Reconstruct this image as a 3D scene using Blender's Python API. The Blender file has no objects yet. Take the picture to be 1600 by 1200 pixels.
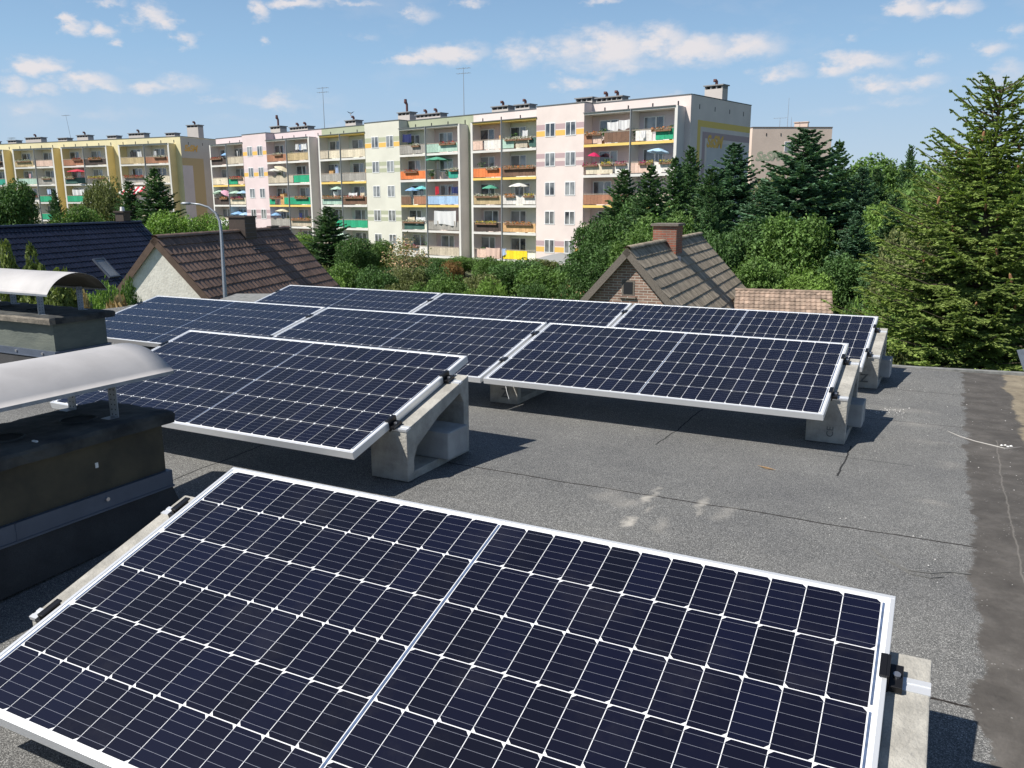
import bpy, math, random
import numpy as np
from mathutils import Vector, Matrix
rnd = random.Random(7)
R = math.radians
scene = bpy.context.scene
col = scene.collection

# ---------------------------------------------------------------- camera
F = 1302.92                                    # focal length in pixels of a 1600 px wide frame
CAM = Vector((2.5086, -4.4392, 1.0783))
yaw, pitch, roll = 0.47893, 0.21541, -0.00273
_f = Vector((-math.sin(yaw)*math.cos(pitch), math.cos(yaw)*math.cos(pitch), -math.sin(pitch)))
_r0 = Vector((math.cos(yaw), math.sin(yaw), 0)); _u0 = _r0.cross(_f)
_r = _r0*math.cos(roll) + _u0*math.sin(roll); _u = -_r0*math.sin(roll) + _u0*math.cos(roll)
cd = bpy.data.cameras.new('camera'); cam = bpy.data.objects.new('camera', cd); col.objects.link(cam)
cd.sensor_width = 36; cd.lens = F/1600*36; cd.clip_start = 0.05; cd.clip_end = 5000
M = Matrix((_r, _u, -_f)).transposed().to_4x4(); M.translation = CAM
cam.matrix_world = M
scene.camera = cam

# ---------------------------------------------------------------- sun, sky, exposure
SUN = Vector((0.525, 0.61, -1.0)).normalized()      # direction the light travels
sd = bpy.data.lights.new('sun', 'SUN'); sun = bpy.data.objects.new('sun', sd); col.objects.link(sun)
sd.energy = 5.0; sd.angle = R(0.53); sd.color = (1.0, 0.955, 0.88)
sun.rotation_euler = SUN.to_track_quat('-Z', 'Y').to_euler(); sun.location = (-30, -36, 60)
scene.view_settings.view_transform = 'Standard'; scene.view_settings.look = 'None'
scene.view_settings.exposure = 0.36; scene.view_settings.gamma = 1
SKY_STRENGTH = 0.065

def ray(px, py): return _f + _r*((px-800)/F) + _u*((600-py)/F)
def at(px, py, d): return CAM + ray(px, py)*d
def azel(px, py):
    v = ray(px, py).normalized(); return math.atan2(v.x, v.y), math.asin(v.z)

world = bpy.data.worlds.new('World'); scene.world = world; world.use_nodes = True
wt = world.node_tree; wt.nodes.clear(); wl = wt.links
def wn(t, **kw):
    n = wt.nodes.new(t)
    for k, v in kw.items(): setattr(n, k, v)
    return n
def wmath(op, a, b=None, clamp=False):
    n = wn('ShaderNodeMath', operation=op); n.use_clamp = clamp
    for i, v in enumerate((a, b)):
        if v is None: continue
        if isinstance(v, (int, float)): n.inputs[i].default_value = v
        else: wl.new(v, n.inputs[i])
    return n.outputs[0]
sky = wn('ShaderNodeTexSky', sky_type='NISHITA'); sky.sun_disc = False
sky.sun_elevation = math.asin(-SUN.z); sky.sun_rotation = math.atan2(-SUN.x, -SUN.y)
sky.air_density = 1.0; sky.dust_density = 0.25; sky.ozone_density = 3.0; sky.altitude = 60
tc = wn('ShaderNodeTexCoord'); sp = wn('ShaderNodeSeparateXYZ'); wl.new(tc.outputs['Generated'], sp.inputs[0])
az = wmath('ARCTAN2', sp.outputs[0], sp.outputs[1]); el = wmath('ARCSINE', sp.outputs[2])
cmb = wn('ShaderNodeCombineXYZ'); wl.new(az, cmb.inputs[0]); wl.new(el, cmb.inputs[1])
def wnoise(scale, detail, rough, sx=1, sy=1):
    mp = wn('ShaderNodeVectorMath', operation='MULTIPLY'); wl.new(cmb.outputs[0], mp.inputs[0]); mp.inputs[1].default_value = (sx, sy, 1)
    n = wn('ShaderNodeTexNoise'); n.inputs['Scale'].default_value = scale; n.inputs['Detail'].default_value = detail
    n.inputs['Roughness'].default_value = rough; wl.new(mp.outputs[0], n.inputs['Vector']); return n
n1 = wnoise(24, 8, 0.62, 1, 1.7); n2 = wnoise(7, 5, 0.6, 1, 2.2)
# distorted position
dv = wn('ShaderNodeVectorMath', operation='SUBTRACT'); wl.new(n1.outputs['Color'], dv.inputs[0]); dv.inputs[1].default_value = (.5, .5, .5)
ds = wn('ShaderNodeVectorMath', operation='MULTIPLY'); wl.new(dv.outputs[0], ds.inputs[0]); ds.inputs[1].default_value = (.075, .036, 0)
pos = wn('ShaderNodeVectorMath', operation='ADD'); wl.new(cmb.outputs[0], pos.inputs[0]); wl.new(ds.outputs[0], pos.inputs[1])
CLOUDS = [  # px x, px y, half width, half height, strength
 (725,82,36,17,1),(655,97,44,9,.95),(690,88,45,14,1),(805,90,40,18,.8),(870,80,70,26,.9),(960,72,70,28,1),(1030,66,50,24,1.1),(1090,80,65,24,1),(1170,72,60,20,.9),(950,100,150,14,.6),
 (905,128,42,9,.8),(940,115,28,10,.6),(1220,115,38,14,.85),(1310,104,32,19,.95),(1350,98,60,14,.85),(1375,133,40,14,.9),(1430,128,46,10,.85),
 (1420,14,34,15,1.05),(1480,12,55,12,1),(1550,82,34,11,.75),(1570,118,50,16,.6),(1590,50,20,12,.6),(1455,90,16,12,.6),(1325,170,40,8,.35),(1410,155,50,7,.4),(1290,172,45,10,.3),
 (60,102,42,14,1),(85,105,25,9,.9),(135,129,44,14,1),(165,138,25,8,.8),(20,132,34,13,.8),(78,143,26,8,.6),(60,172,60,20,.42),(170,178,90,12,.3),
 (115,38,18,11,.95),(163,44,26,11,.9),(180,66,16,8,.8),(240,28,34,17,1),(265,36,20,11,.9),(290,66,18,12,.85),(405,14,20,14,1),(412,60,11,9,.7),
 (235,140,48,10,.75),(290,132,40,14,.6),(335,158,20,6,.5),(430,158,70,10,.55),(470,5,45,9,.9),(560,3,35,7,.8),(655,18,28,17,.75),(570,56,22,8,.5),(545,188,28,10,.3),(400,190,120,10,.25),
 (740,3,24,6,.7),(945,2,26,7,.8),(1045,150,20,7,.6),(800,10,20,4,.0),(170,2,25,6,.7),(1330,62,18,7,.5),(495,150,60,8,.3),(640,165,40,6,.25)]
acc = None
for (x, y, rx, ry, s) in CLOUDS:
    if s <= 0: continue
    a0, e0 = azel(x, y); a1, _ = azel(x+rx, y); _, e1 = azel(x, y-ry)
    ra = abs(a1-a0)*1.28; re = abs(e1-e0)*1.30
    sub = wn('ShaderNodeVectorMath', operation='SUBTRACT'); wl.new(pos.outputs[0], sub.inputs[0]); sub.inputs[1].default_value = (a0, e0, 0)
    mul = wn('ShaderNodeVectorMath', operation='MULTIPLY'); wl.new(sub.outputs[0], mul.inputs[0]); mul.inputs[1].default_value = (1/ra, 1/re, 0)
    ln = wn('ShaderNodeVectorMath', operation='LENGTH'); wl.new(mul.outputs[0], ln.inputs[0])
    v = wmath('SUBTRACT', 1.25, ln.outputs['Value'], True)
    v = wmath('MULTIPLY', v, s*1.25)
    acc = v if acc is None else wmath('SMOOTH_MAX' if False else 'MAXIMUM', acc, v)
# thin high cloud in the rest of the sky
hz = wmath('MULTIPLY', wmath('SUBTRACT', n2.outputs['Fac'], .54, True), 1.6, True)
vary = wmath('ADD', wmath('MULTIPLY', n1.outputs['Fac'], 1.5), -0.25)
dens = wmath('MULTIPLY', acc, vary, True)
ramp = wn('ShaderNodeValToRGB'); ramp.color_ramp.elements[0].position = .05; ramp.color_ramp.elements[1].position = .76
ramp.color_ramp.interpolation = 'EASE'; wl.new(dens, ramp.inputs[0])
dens2 = wmath('MULTIPLY', wmath('MAXIMUM', ramp.outputs[0], wmath('MULTIPLY', hz, .5)), .88)
# milky summer air near the horizon, over the Nishita sky
hr = wn('ShaderNodeValToRGB'); hr.color_ramp.elements[0].position = 0; hr.color_ramp.elements[0].color = (.44,.53,.62,1); hr.color_ramp.elements[1].position = .42; hr.color_ramp.elements[1].color = (.115,.25,.52,1)
e_m = hr.color_ramp.elements.new(.16); e_m.color = (.265,.43,.625,1); wl.new(el, hr.inputs[0])
hs = wn('ShaderNodeVectorMath', operation='SCALE'); wl.new(hr.outputs[0], hs.inputs[0]); hs.inputs['Scale'].default_value = 1/SKY_STRENGTH
hf_ = wmath('MULTIPLY', wmath('SUBTRACT', 1.30, wmath('MULTIPLY', el, 2.3), True), .95)
mix0 = wn('ShaderNodeMix', data_type='RGBA'); wl.new(hf_, mix0.inputs[0]); wl.new(sky.outputs[0], mix0.inputs[6]); wl.new(hs.outputs[0], mix0.inputs[7])
mix = wn('ShaderNodeMix', data_type='RGBA'); wl.new(dens2, mix.inputs[0]); wl.new(mix0.outputs[2], mix.inputs[6])
mix.inputs[7].default_value = (.66/SKY_STRENGTH, .62/SKY_STRENGTH, .62/SKY_STRENGTH, 1)
bg = wn('ShaderNodeBackground'); bg.inputs['Strength'].default_value = SKY_STRENGTH; wl.new(mix.outputs[2], bg.inputs['Color'])
wo = wn('ShaderNodeOutputWorld'); wl.new(bg.outputs[0], wo.inputs[0])

# ---------------------------------------------------------------- materials
MATS = {}
def mat(name, c=(.5,.5,.5), rough=.7, metal=0.0, spec=.5, var=0.0, vscale=6.0, vdetail=4, c2=None, bump=0.0, bscale=40.0, island=0.0, coat=0.0, coat_r=.05, fine=0.0, fscale=200, trans=0.0, stretch=None):
    m = bpy.data.materials.new(name); m.use_nodes = True; MATS[name] = m
    nt = m.node_tree; N = nt.nodes; Lk = nt.links
    b = N['Principled BSDF']
    b.inputs['Roughness'].default_value = rough; b.inputs['Metallic'].default_value = metal
    b.inputs['Specular IOR Level'].default_value = spec
    b.inputs['Coat Weight'].default_value = coat; b.inputs['Coat Roughness'].default_value = coat_r
    b.inputs['Base Color'].default_value = (*c, 1)
    tcn = N.new('ShaderNodeTexCoord'); src = tcn.outputs['Object']
    if stretch:
        mp = N.new('ShaderNodeMapping'); mp.inputs['Scale'].default_value = stretch; Lk.new(src, mp.inputs[0]); src = mp.outputs[0]
    out = None
    def noise(scale, det=4, ro=.6):
        n = N.new('ShaderNodeTexNoise'); n.inputs['Scale'].default_value = scale; n.inputs['Detail'].default_value = det; n.inputs['Roughness'].default_value = ro
        Lk.new(src, n.inputs['Vector']); return n.outputs['Fac']
    if c2 is not None or var > 0:
        if c2 is None: c2 = tuple(max(0, x*(1-var)) for x in c); ca = tuple(min(1, x*(1+var)) for x in c)
        else: ca = c
        rp = N.new('ShaderNodeValToRGB'); rp.color_ramp.elements[0].color = (*c2, 1); rp.color_ramp.elements[1].color = (*ca, 1)
        rp.color_ramp.elements[0].position = .36; rp.color_ramp.elements[1].position = .62
        Lk.new(noise(vscale, vdetail), rp.inputs[0]); out = rp.outputs[0]
    def mulv(colout, fac, lo, hi):
        mr = N.new('ShaderNodeMapRange'); mr.inputs[3].default_value = lo; mr.inputs[4].default_value = hi; Lk.new(fac, mr.inputs[0])
        mx = N.new('ShaderNodeVectorMath'); mx.operation = 'MULTIPLY'
        if colout is None: mx.inputs[0].default_value = c
        else: Lk.new(colout, mx.inputs[0])
        Lk.new(mr.outputs[0], mx.inputs[1]); return mx.outputs[0]
    if fine > 0: out = mulv(out, noise(fscale, 2), 1-fine*1.6, 1+fine*1.6)
    if island > 0:
        g = N.new('ShaderNodeNewGeometry'); out = mulv(out, g.outputs['Random Per Island'], 1-island, 1+island)
    if out is not None: Lk.new(out, b.inputs['Base Color'])
    if bump > 0:
        bp = N.new('ShaderNodeBump'); bp.inputs['Strength'].default_value = 1; bp.inputs['Distance'].default_value = bump
        Lk.new(noise(bscale, 5), bp.inputs['Height']); Lk.new(bp.outputs[0], b.inputs['Normal'])
    if trans > 0:
        tr = N.new('ShaderNodeBsdfTranslucent'); ms = N.new('ShaderNodeMixShader'); ms.inputs[0].default_value = trans
        if out is not None:
            v2 = N.new('ShaderNodeVectorMath'); v2.operation = 'MULTIPLY'; v2.inputs[1].default_value = (1.25, 1.35, .7); Lk.new(out, v2.inputs[0]); Lk.new(v2.outputs[0], tr.inputs[0])
        else: tr.inputs[0].default_value = (*c, 1)
        Lk.new(b.outputs[0], ms.inputs[1]); Lk.new(tr.outputs[0], ms.inputs[2]); Lk.new(ms.outputs[0], N['Material Output'].inputs[0])
    return m

# ---------------------------------------------------------------- mesh helpers
class MB:
    def __init__(s): s.v = []; s.f = []; s.m = []; s.T = None
    def add(s, vs, fs, mi=0):
        o = len(s.v)
        for p in vs: s.v.append(tuple(p))
        for q in fs: s.f.append(tuple(i+o for i in q)); s.m.append(mi)
        return s
    def box(s, x0, x1, y0, y1, z0, z1, mi=0):
        if x0 > x1: x0, x1 = x1, x0
        if y0 > y1: y0, y1 = y1, y0
        if z0 > z1: z0, z1 = z1, z0
        return s.add([(x0,y0,z0),(x1,y0,z0),(x1,y1,z0),(x0,y1,z0),(x0,y0,z1),(x1,y0,z1),(x1,y1,z1),(x0,y1,z1)],
              [(0,3,2,1),(4,5,6,7),(0,1,5,4),(1,2,6,5),(2,3,7,6),(3,0,4,7)], mi)
    def obox(s, o, ax, ay, az, mi=0):     # box from corner o with edge vectors
        o, ax, ay, az = map(Vector, (o, ax, ay, az))
        vs = [o, o+ax, o+ax+ay, o+ay]; vs += [p+az for p in vs]
        fs = [(0,3,2,1),(4,5,6,7),(0,1,5,4),(1,2,6,5),(2,3,7,6),(3,0,4,7)]
        if ax.cross(ay).dot(az) < 0: fs = [q[::-1] for q in fs]
        return s.add(vs, fs, mi)
    def tube(s, pts, rads, n=10, mi=0, caps=True):
        pts = [Vector(p) for p in pts]
        if isinstance(rads, (int, float)): rads = [rads]*len(pts)
        o = len(s.v); ref = None
        for i, p in enumerate(pts):
            d = (pts[min(i+1, len(pts)-1)] - pts[max(i-1, 0)])
            if d.length < 1e-9: d = Vector((0,0,1))
            d.normalize()
            if ref is None: ref = Vector((1,0,0)) if abs(d.x) < .8 else Vector((0,1,0))
            a = (ref - d*ref.dot(d)).normalized(); b = d.cross(a); ref = a
            for k in range(n):
                t = 2*math.pi*k/n; s.v.append(tuple(p + (a*math.cos(t) + b*math.sin(t))*rads[i]))
        for i in range(len(pts)-1):
            for k in range(n):
                s.f.append((o+i*n+k, o+i*n+(k+1) % n, o+(i+1)*n+(k+1) % n, o+(i+1)*n+k)); s.m.append(mi)
        if caps:
            s.f.append(tuple(o+k for k in range(n))[::-1]); s.m.append(mi)
            s.f.append(tuple(o+(len(pts)-1)*n+k for k in range(n))); s.m.append(mi)
        return s
    def prism(s, poly, a, b, mi=0):       # poly: list of points, extruded from offset a to offset b (vectors)
        a = Vector(a); b = Vector(b); n = len(poly); P = [Vector(p) for p in poly]
        vs = [p+a for p in P] + [p+b for p in P]
        fs = [tuple(range(n))[::-1], tuple(range(n, 2*n))] + [(i, (i+1) % n, n+(i+1) % n, n+i) for i in range(n)]
        nrm = (P[1]-P[0]).cross(P[2]-P[1])
        if nrm.dot(b-a) < 0: fs = [q[::-1] for q in fs]
        return s.add(vs, fs, mi)
    def build(s, name, mats, parent=None, smooth=False, bevel=0.0):
        me = bpy.data.meshes.new(name); me.from_pydata(s.v, [], s.f)
        if not isinstance(mats, (list, tuple)): mats = [mats]
        for m in mats: me.materials.append(m)
        me.polygons.foreach_set('material_index', s.m)
        if smooth: me.polygons.foreach_set('use_smooth', [True]*len(s.f))
        me.update()
        return link(name, me, parent, bevel)
def link(name, me, parent=None, bevel=0.0):
    o = bpy.data.objects.new(name, me); col.objects.link(o)
    if parent is not None: o.parent = parent
    if bevel > 0:
        b = o.modifiers.new('bevel', 'BEVEL'); b.width = bevel; b.segments = 2; b.limit_method = 'ANGLE'
    return o
def empty(name, label, cat, mw=None, group=None):
    o = bpy.data.objects.new(name, None); col.objects.link(o); o.empty_display_size = .2
    if mw is not None:
        o.matrix_world = mw if isinstance(mw, Matrix) else Matrix.Translation(Vector(mw))
    tag(o, label, cat, group); return o
def tag(o, label, cat, group=None):
    o['label'] = label; o['category'] = cat
    if group: o['group'] = group
    return o
def struct(o, kind='structure'): o['kind'] = kind; return o
def frame(o, ax, ay, az=None):
    ax = Vector(ax); ay = Vector(ay); az = ax.cross(ay) if az is None else Vector(az)
    m = Matrix((ax, ay, az)).transposed().to_4x4(); m.translation = Vector(o); return m
def np_mesh(name, V, Fq, mats, mi=None, smooth=False):
    me = bpy.data.meshes.new(name); nv, nf = len(V), len(Fq); k = Fq.shape[1]
    me.vertices.add(nv); me.vertices.foreach_set('co', np.asarray(V, dtype=np.float32).ravel())
    me.loops.add(nf*k); me.loops.foreach_set('vertex_index', np.asarray(Fq, dtype=np.int32).ravel())
    me.polygons.add(nf); me.polygons.foreach_set('loop_start', np.arange(0, nf*k, k, dtype=np.int32))
    me.polygons.foreach_set('loop_total', np.full(nf, k, dtype=np.int32))
    for m in mats: me.materials.append(m)
    if mi is not None: me.polygons.foreach_set('material_index', np.asarray(mi, dtype=np.int32))
    me.polygons.foreach_set('use_smooth', np.full(nf, bool(smooth)))
    me.update(calc_edges=True); me.validate(); return me

# common materials
m_alu = mat('anodised_aluminium', (.80,.81,.82), .36, .55, bump=.0002, bscale=300)
m_alu_side = m_alu
m_black = mat('black_anodised', (.012,.012,.014), .35, .3)
m_steel = mat('bolt_steel', (.6,.6,.62), .3, .9)
m_galv = mat('galvanised_sheet', (.30,.32,.35), .5, .55, var=.12, vscale=30, bump=.0006, bscale=60)
m_conc = mat('cast_concrete', (.35,.335,.30), .92, var=.20, vscale=11, vdetail=9, bump=.006, bscale=70, fine=.12, fscale=260)
m_ink = mat('stencil_ink', (.13,.13,.125), .9)
m_ground = mat('grass_ground', (.06,.09,.03), .95, c2=(.10,.10,.05), vscale=.4, vdetail=8)
m_glass = mat('window_glass', (.30,.31,.31), .06, 0, .9, coat=1, coat_r=.02, c2=(.035,.04,.05), vscale=.55, vdetail=2)
m_white = mat('white_paint', (.78,.77,.74), .6)
m_pvc = mat('white_window_frame', (.80,.80,.80), .4)

# ---------------------------------------------------------------- roof of the building we stand on
G_ = {'A': -.2542, 'B': -.1711, 'C': -.2259, 'D': -.2492}
def roofz(y):
    ks = [(-8, -.28), (-3.2, -.2542), (-1.3, -.1711), (.4, -.2259), (2.2, -.2492), (4, -.27)]
    if y <= ks[0][0]: return ks[0][1]
    for (a, za), (b, zb) in zip(ks, ks[1:]):
        if y <= b:
            t = (y-a)/(b-a); t = t*t*(3-2*t); return za + (zb-za)*t
    return ks[-1][1]
def roof_material():
    m = bpy.data.materials.new('granulated_bitumen'); m.use_nodes = True; MATS['roof'] = m
    nt = m.node_tree; N = nt.nodes; Lk = nt.links; b = N['Principled BSDF']
    def math_(op, a, b_=None, clamp=False):
        n = N.new('ShaderNodeMath'); n.operation = op; n.use_clamp = clamp
        for i, v in enumerate((a, b_)):
            if v is None: continue
            if isinstance(v, (int, float)): n.inputs[i].default_value = v
            else: Lk.new(v, n.inputs[i])
        return n.outputs[0]
    t = N.new('ShaderNodeTexCoord'); P = t.outputs['Object']; s = N.new('ShaderNodeSeparateXYZ'); Lk.new(P, s.inputs[0]); X, Y = s.outputs[0], s.outputs[1]
    def noise(sc, det=4, ro=.6, st=None):
        src = P
        if st:
            mp = N.new('ShaderNodeMapping'); mp.inputs['Scale'].default_value = st; Lk.new(P, mp.inputs[0]); src = mp.outputs[0]
        n = N.new('ShaderNodeTexNoise'); n.inputs['Scale'].default_value = sc; n.inputs['Detail'].default_value = det; n.inputs['Roughness'].default_value = ro; Lk.new(src, n.inputs['Vector']); return n.outputs['Fac']
    def ramp(fac, stops):
        r = N.new('ShaderNodeValToRGB'); e = r.color_ramp.elements
        while len(e) < len(stops): e.new(.5)
        for el_, (p, c) in zip(e, stops): el_.position = p; el_.color = (*c, 1) if len(c) == 3 else c
        Lk.new(fac, r.inputs[0]); return r.outputs[0]
    def mixc(fac, a, b_):
        n = N.new('ShaderNodeMix'); n.data_type = 'RGBA'
        for i, v in ((0, fac), (6, a), (7, b_)):
            if isinstance(v, tuple): n.inputs[i].default_value = (*v, 1)
            elif isinstance(v, (int, float)): n.inputs[i].default_value = v
            else: Lk.new(v, n.inputs[i])
        return n.outputs[2]
    vor = N.new('ShaderNodeTexVoronoi'); vor.inputs['Scale'].default_value = 500; Lk.new(P, vor.inputs['Vector'])
    sepc = N.new('ShaderNodeSeparateColor'); Lk.new(vor.outputs['Color'], sepc.inputs[0])
    gran = ramp(sepc.outputs[0], [(0, (.050,.050,.049)), (.45, (.117,.117,.114)), (.80, (.205,.204,.198)), (1, (.45,.445,.43))])
    broad = ramp(noise(1.6, 6, .65), [(.3, (.80,.80,.81)), (.7, (1.18,1.17,1.14))])
    mm = N.new('ShaderNodeMix'); mm.data_type = 'RGBA'; mm.blend_type = 'MULTIPLY'; mm.inputs[0].default_value = 1; Lk.new(gran, mm.inputs[6]); Lk.new(broad, mm.inputs[7]); c = mm.outputs[2]
    # scuffed, dusty area towards the bare edge
    dust = math_('MULTIPLY', math_('MULTIPLY', math_('SUBTRACT', X, 1.3, True), .55, True), math_('SUBTRACT', noise(5, 8, .7), .35, True), True)
    c = mixc(dust, c, (.25,.245,.235))
    # sheet seams, running along X
    wob = math_('MULTIPLY', math_('SUBTRACT', noise(2.2, 3), .5), .05)
    Yw = math_('ADD', Y, wob); fine = math_('MULTIPLY', math_('SUBTRACT', noise(60, 2), .5), .006); Yw = math_('ADD', Yw, fine)
    for y0, w, k in ((-1.105, .007, .9), (-2.17, .007, .85), (-3.3, .008, .8), (1.0, .007, .5), (2.05, .007, .5)):
        ln = math_('MULTIPLY', math_('SUBTRACT', 1, math_('DIVIDE', math_('ABSOLUTE', math_('SUBTRACT', Yw, y0)), w), True), k*2, True)
        c = mixc(ln, c, (.022,.017,.014))
    # faint partial joint
    fr = math_('MULTIPLY', math_('MULTIPLY', math_('SUBTRACT', 1, math_('DIVIDE', math_('ABSOLUTE', math_('SUBTRACT', Yw, .03)), .006), True), math_('GREATER_THAN', noise(3.1, 2), .5)), math_('GREATER_THAN', X, 2.0))
    c = mixc(fr, c, (.03,.03,.03))
    # short end joints across the sheets
    Xw = math_('ADD', X, math_('MULTIPLY', math_('SUBTRACT', noise(4, 3), .5), .05))
    for x0, ya, yb in ((2.14, -.38, .30), (1.20, -.22, .75), (-.6, -2.1, -1.1)):
        ln = math_('SUBTRACT', 1, math_('DIVIDE', math_('ABSOLUTE', math_('SUBTRACT', Xw, x0)), .006), True)
        ln = math_('MULTIPLY', ln, math_('MULTIPLY', math_('GREATER_THAN', Y, ya), math_('LESS_THAN', Y, yb)))
        c = mixc(math_('MULTIPLY', ln, 1.8, True), c, (.02,.02,.02))
    # white efflorescence stains
    Pd = N.new('ShaderNodeVectorMath'); Pd.operation = 'ADD'
    nn = N.new('ShaderNodeTexNoise'); nn.inputs['Scale'].default_value = 9; nn.inputs['Detail'].default_value = 6; Lk.new(P, nn.inputs['Vector'])
    nd = N.new('ShaderNodeVectorMath'); nd.operation = 'MULTIPLY_ADD'; Lk.new(nn.outputs['Color'], nd.inputs[0]); nd.inputs[1].default_value = (.16,.16,0); nd.inputs[2].default_value = (-.08,-.08,0)
    Lk.new(P, Pd.inputs[0]); Lk.new(nd.outputs[0], Pd.inputs[1])
    for (sx, sy, rx, ry, k) in ((1.455,-1.13,.032,.11,1.1),(1.47,-1.44,.030,.055,1.3),(1.685,-1.10,.03,.11,.8),(1.44,-1.0,.02,.06,.6),(1.50,-1.28,.02,.07,.5),(1.70,-1.22,.02,.06,.5),(1.40,-1.25,.07,.10,.35),(1.60,-1.42,.04,.10,.35),(1.79,-1.18,.05,.13,.35),(1.30,-1.18,.08,.12,.3),(2.35,1.35,.25,.10,.25),(2.52,.55,.14,.05,.2),(2.42,.95,.22,.08,.25),(1.05,.15,.10,.05,.2),(2.55,-.62,.10,.05,.3),(2.62,.12,.09,.12,.2)):
        sb = N.new('ShaderNodeVectorMath'); sb.operation = 'SUBTRACT'; Lk.new(Pd.outputs[0], sb.inputs[0]); sb.inputs[1].default_value = (sx, sy, 0)
        ml = N.new('ShaderNodeVectorMath'); ml.operation = 'MULTIPLY'; Lk.new(sb.outputs[0], ml.inputs[0]); ml.inputs[1].default_value = (1/rx, 1/ry, 0)
        le = N.new('ShaderNodeVectorMath'); le.operation = 'LENGTH'; Lk.new(ml.outputs[0], le.inputs[0])
        v = math_('MULTIPLY', math_('MULTIPLY', math_('SUBTRACT', 1, le.outputs['Value'], True), k, True), math_('ADD', .45, noise(70, 3)), True)
        c = mixc(v, c, (.46,.43,.38))
    # bare strip without granules
    edge = math_('ADD', X, math_('ADD', math_('MULTIPLY', math_('SUBTRACT', noise(4.5, 5, .6), .5), .20), math_('MULTIPLY', math_('SUBTRACT', noise(45, 3), .5), .05)))
    bare = math_('MULTIPLY', math_('SUBTRACT', edge, 2.685), 60, True)
    bc = ramp(noise(7, 8, .7), [(.28, (.058,.052,.046)), (.5, (.092,.083,.074)), (.75, (.150,.137,.124))])
    c = mixc(bare, c, bc)
    # loose chippings on the bare strip
    vb = N.new('ShaderNodeTexVoronoi'); vb.inputs['Scale'].default_value = 60; Lk.new(P, vb.inputs['Vector'])
    chip = math_('MULTIPLY', math_('LESS_THAN', vb.outputs['Distance'], .16), math_('GREATER_THAN', noise(8, 4), .56)); c = mixc(math_('MULTIPLY', math_('MULTIPLY', chip, bare), .6), c, (.34,.33,.31))
    ed2 = math_('ADD', X, math_('MULTIPLY', math_('SUBTRACT', noise(3.6, 6, .65), .5), .24))
    conc = math_('MULTIPLY', math_('MULTIPLY', math_('SUBTRACT', ed2, 2.965), 50, True), math_('GREATER_THAN', math_('ADD', Y, math_('MULTIPLY', noise(6, 4), .5)), .95))
    cc = ramp(noise(9, 8, .7), [(.3, (.16,.13,.09)), (.7, (.33,.28,.20))])
    c = mixc(conc, c, cc)
    # crack in the old felt and the thin pale line along it
    cr = math_('SUBTRACT', 1, math_('DIVIDE', math_('ABSOLUTE', math_('SUBTRACT', Xw, 2.835)), .005), True)
    cr = math_('MULTIPLY', cr, math_('LESS_THAN', Y, .75)); c = mixc(math_('MULTIPLY', cr, .5), c, (.27,.25,.22))
    Lk.new(c, b.inputs['Base Color']); b.inputs['Roughness'].default_value = .82; b.inputs['Specular IOR Level'].default_value = .35
    bp = N.new('ShaderNodeBump'); bp.inputs['Distance'].default_value = .0016; bp.inputs['Strength'].default_value = .9; Lk.new(sepc.outputs[1], bp.inputs['Height'])
    bp2 = N.new('ShaderNodeBump'); bp2.inputs['Distance'].default_value = .006; Lk.new(noise(14, 5), bp2.inputs['Height']); Lk.new(bp2.outputs[0], bp.inputs['Normal'])
    Lk.new(bp.outputs[0], b.inputs['Normal'])
    return m
m_roof = roof_material()
def edge_y(x): return 2.965 + max(0, x-2.3)*.16
mb = MB(); nx, ny = 90, 110; xs = [-7+15*i/nx for i in range(nx+1)]
for j in range(ny+1):
    for x in xs:
        ye = edge_y(x); y = -8 + (ye+8)*j/ny
        mb.v.append((x, y, roofz(y) + .006*math.sin(x*2.1+y*1.3)*math.sin(y*2.7)))
for j in range(ny):
    for i in range(nx):
        a = j*(nx+1)+i; mb.f.append((a, a+1, a+nx+2, a+nx+1)); mb.m.append(0)
struct(mb.build('roof_surface', m_roof, smooth=True))
mb = MB()          # walls under the roof and a metal drip edge
m_render = mat('grey_render', (.35,.34,.31), .9, var=.1, vscale=2)
mb.box(-6.95, 7.95, -7.9, 2.9, -5.3, -.36)
struct(mb.build('building_wall', m_render))
mb = MB()
for i in range(nx):
    x0, x1 = xs[i], xs[i+1]; y0, y1 = edge_y(x0), edge_y(x1); z = roofz(3)
    mb.add([(x0,y0-.035,z+.016),(x1,y1-.035,z+.016),(x1,y1+.03,z+.016),(x0,y0+.03,z+.016),(x0,y0+.03,z-.13),(x1,y1+.03,z-.13),(x0,y0-.035,z-.01),(x1,y1-.035,z-.01)],
           [(0,1,2,3),(3,2,5,4),(6,7,1,0)])
m_felt = mat('weathered_felt_edge', (.20,.20,.19), .8, var=.25, vscale=12, bump=.002, bscale=80)
struct(mb.build('roof_edge', m_felt))

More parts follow.
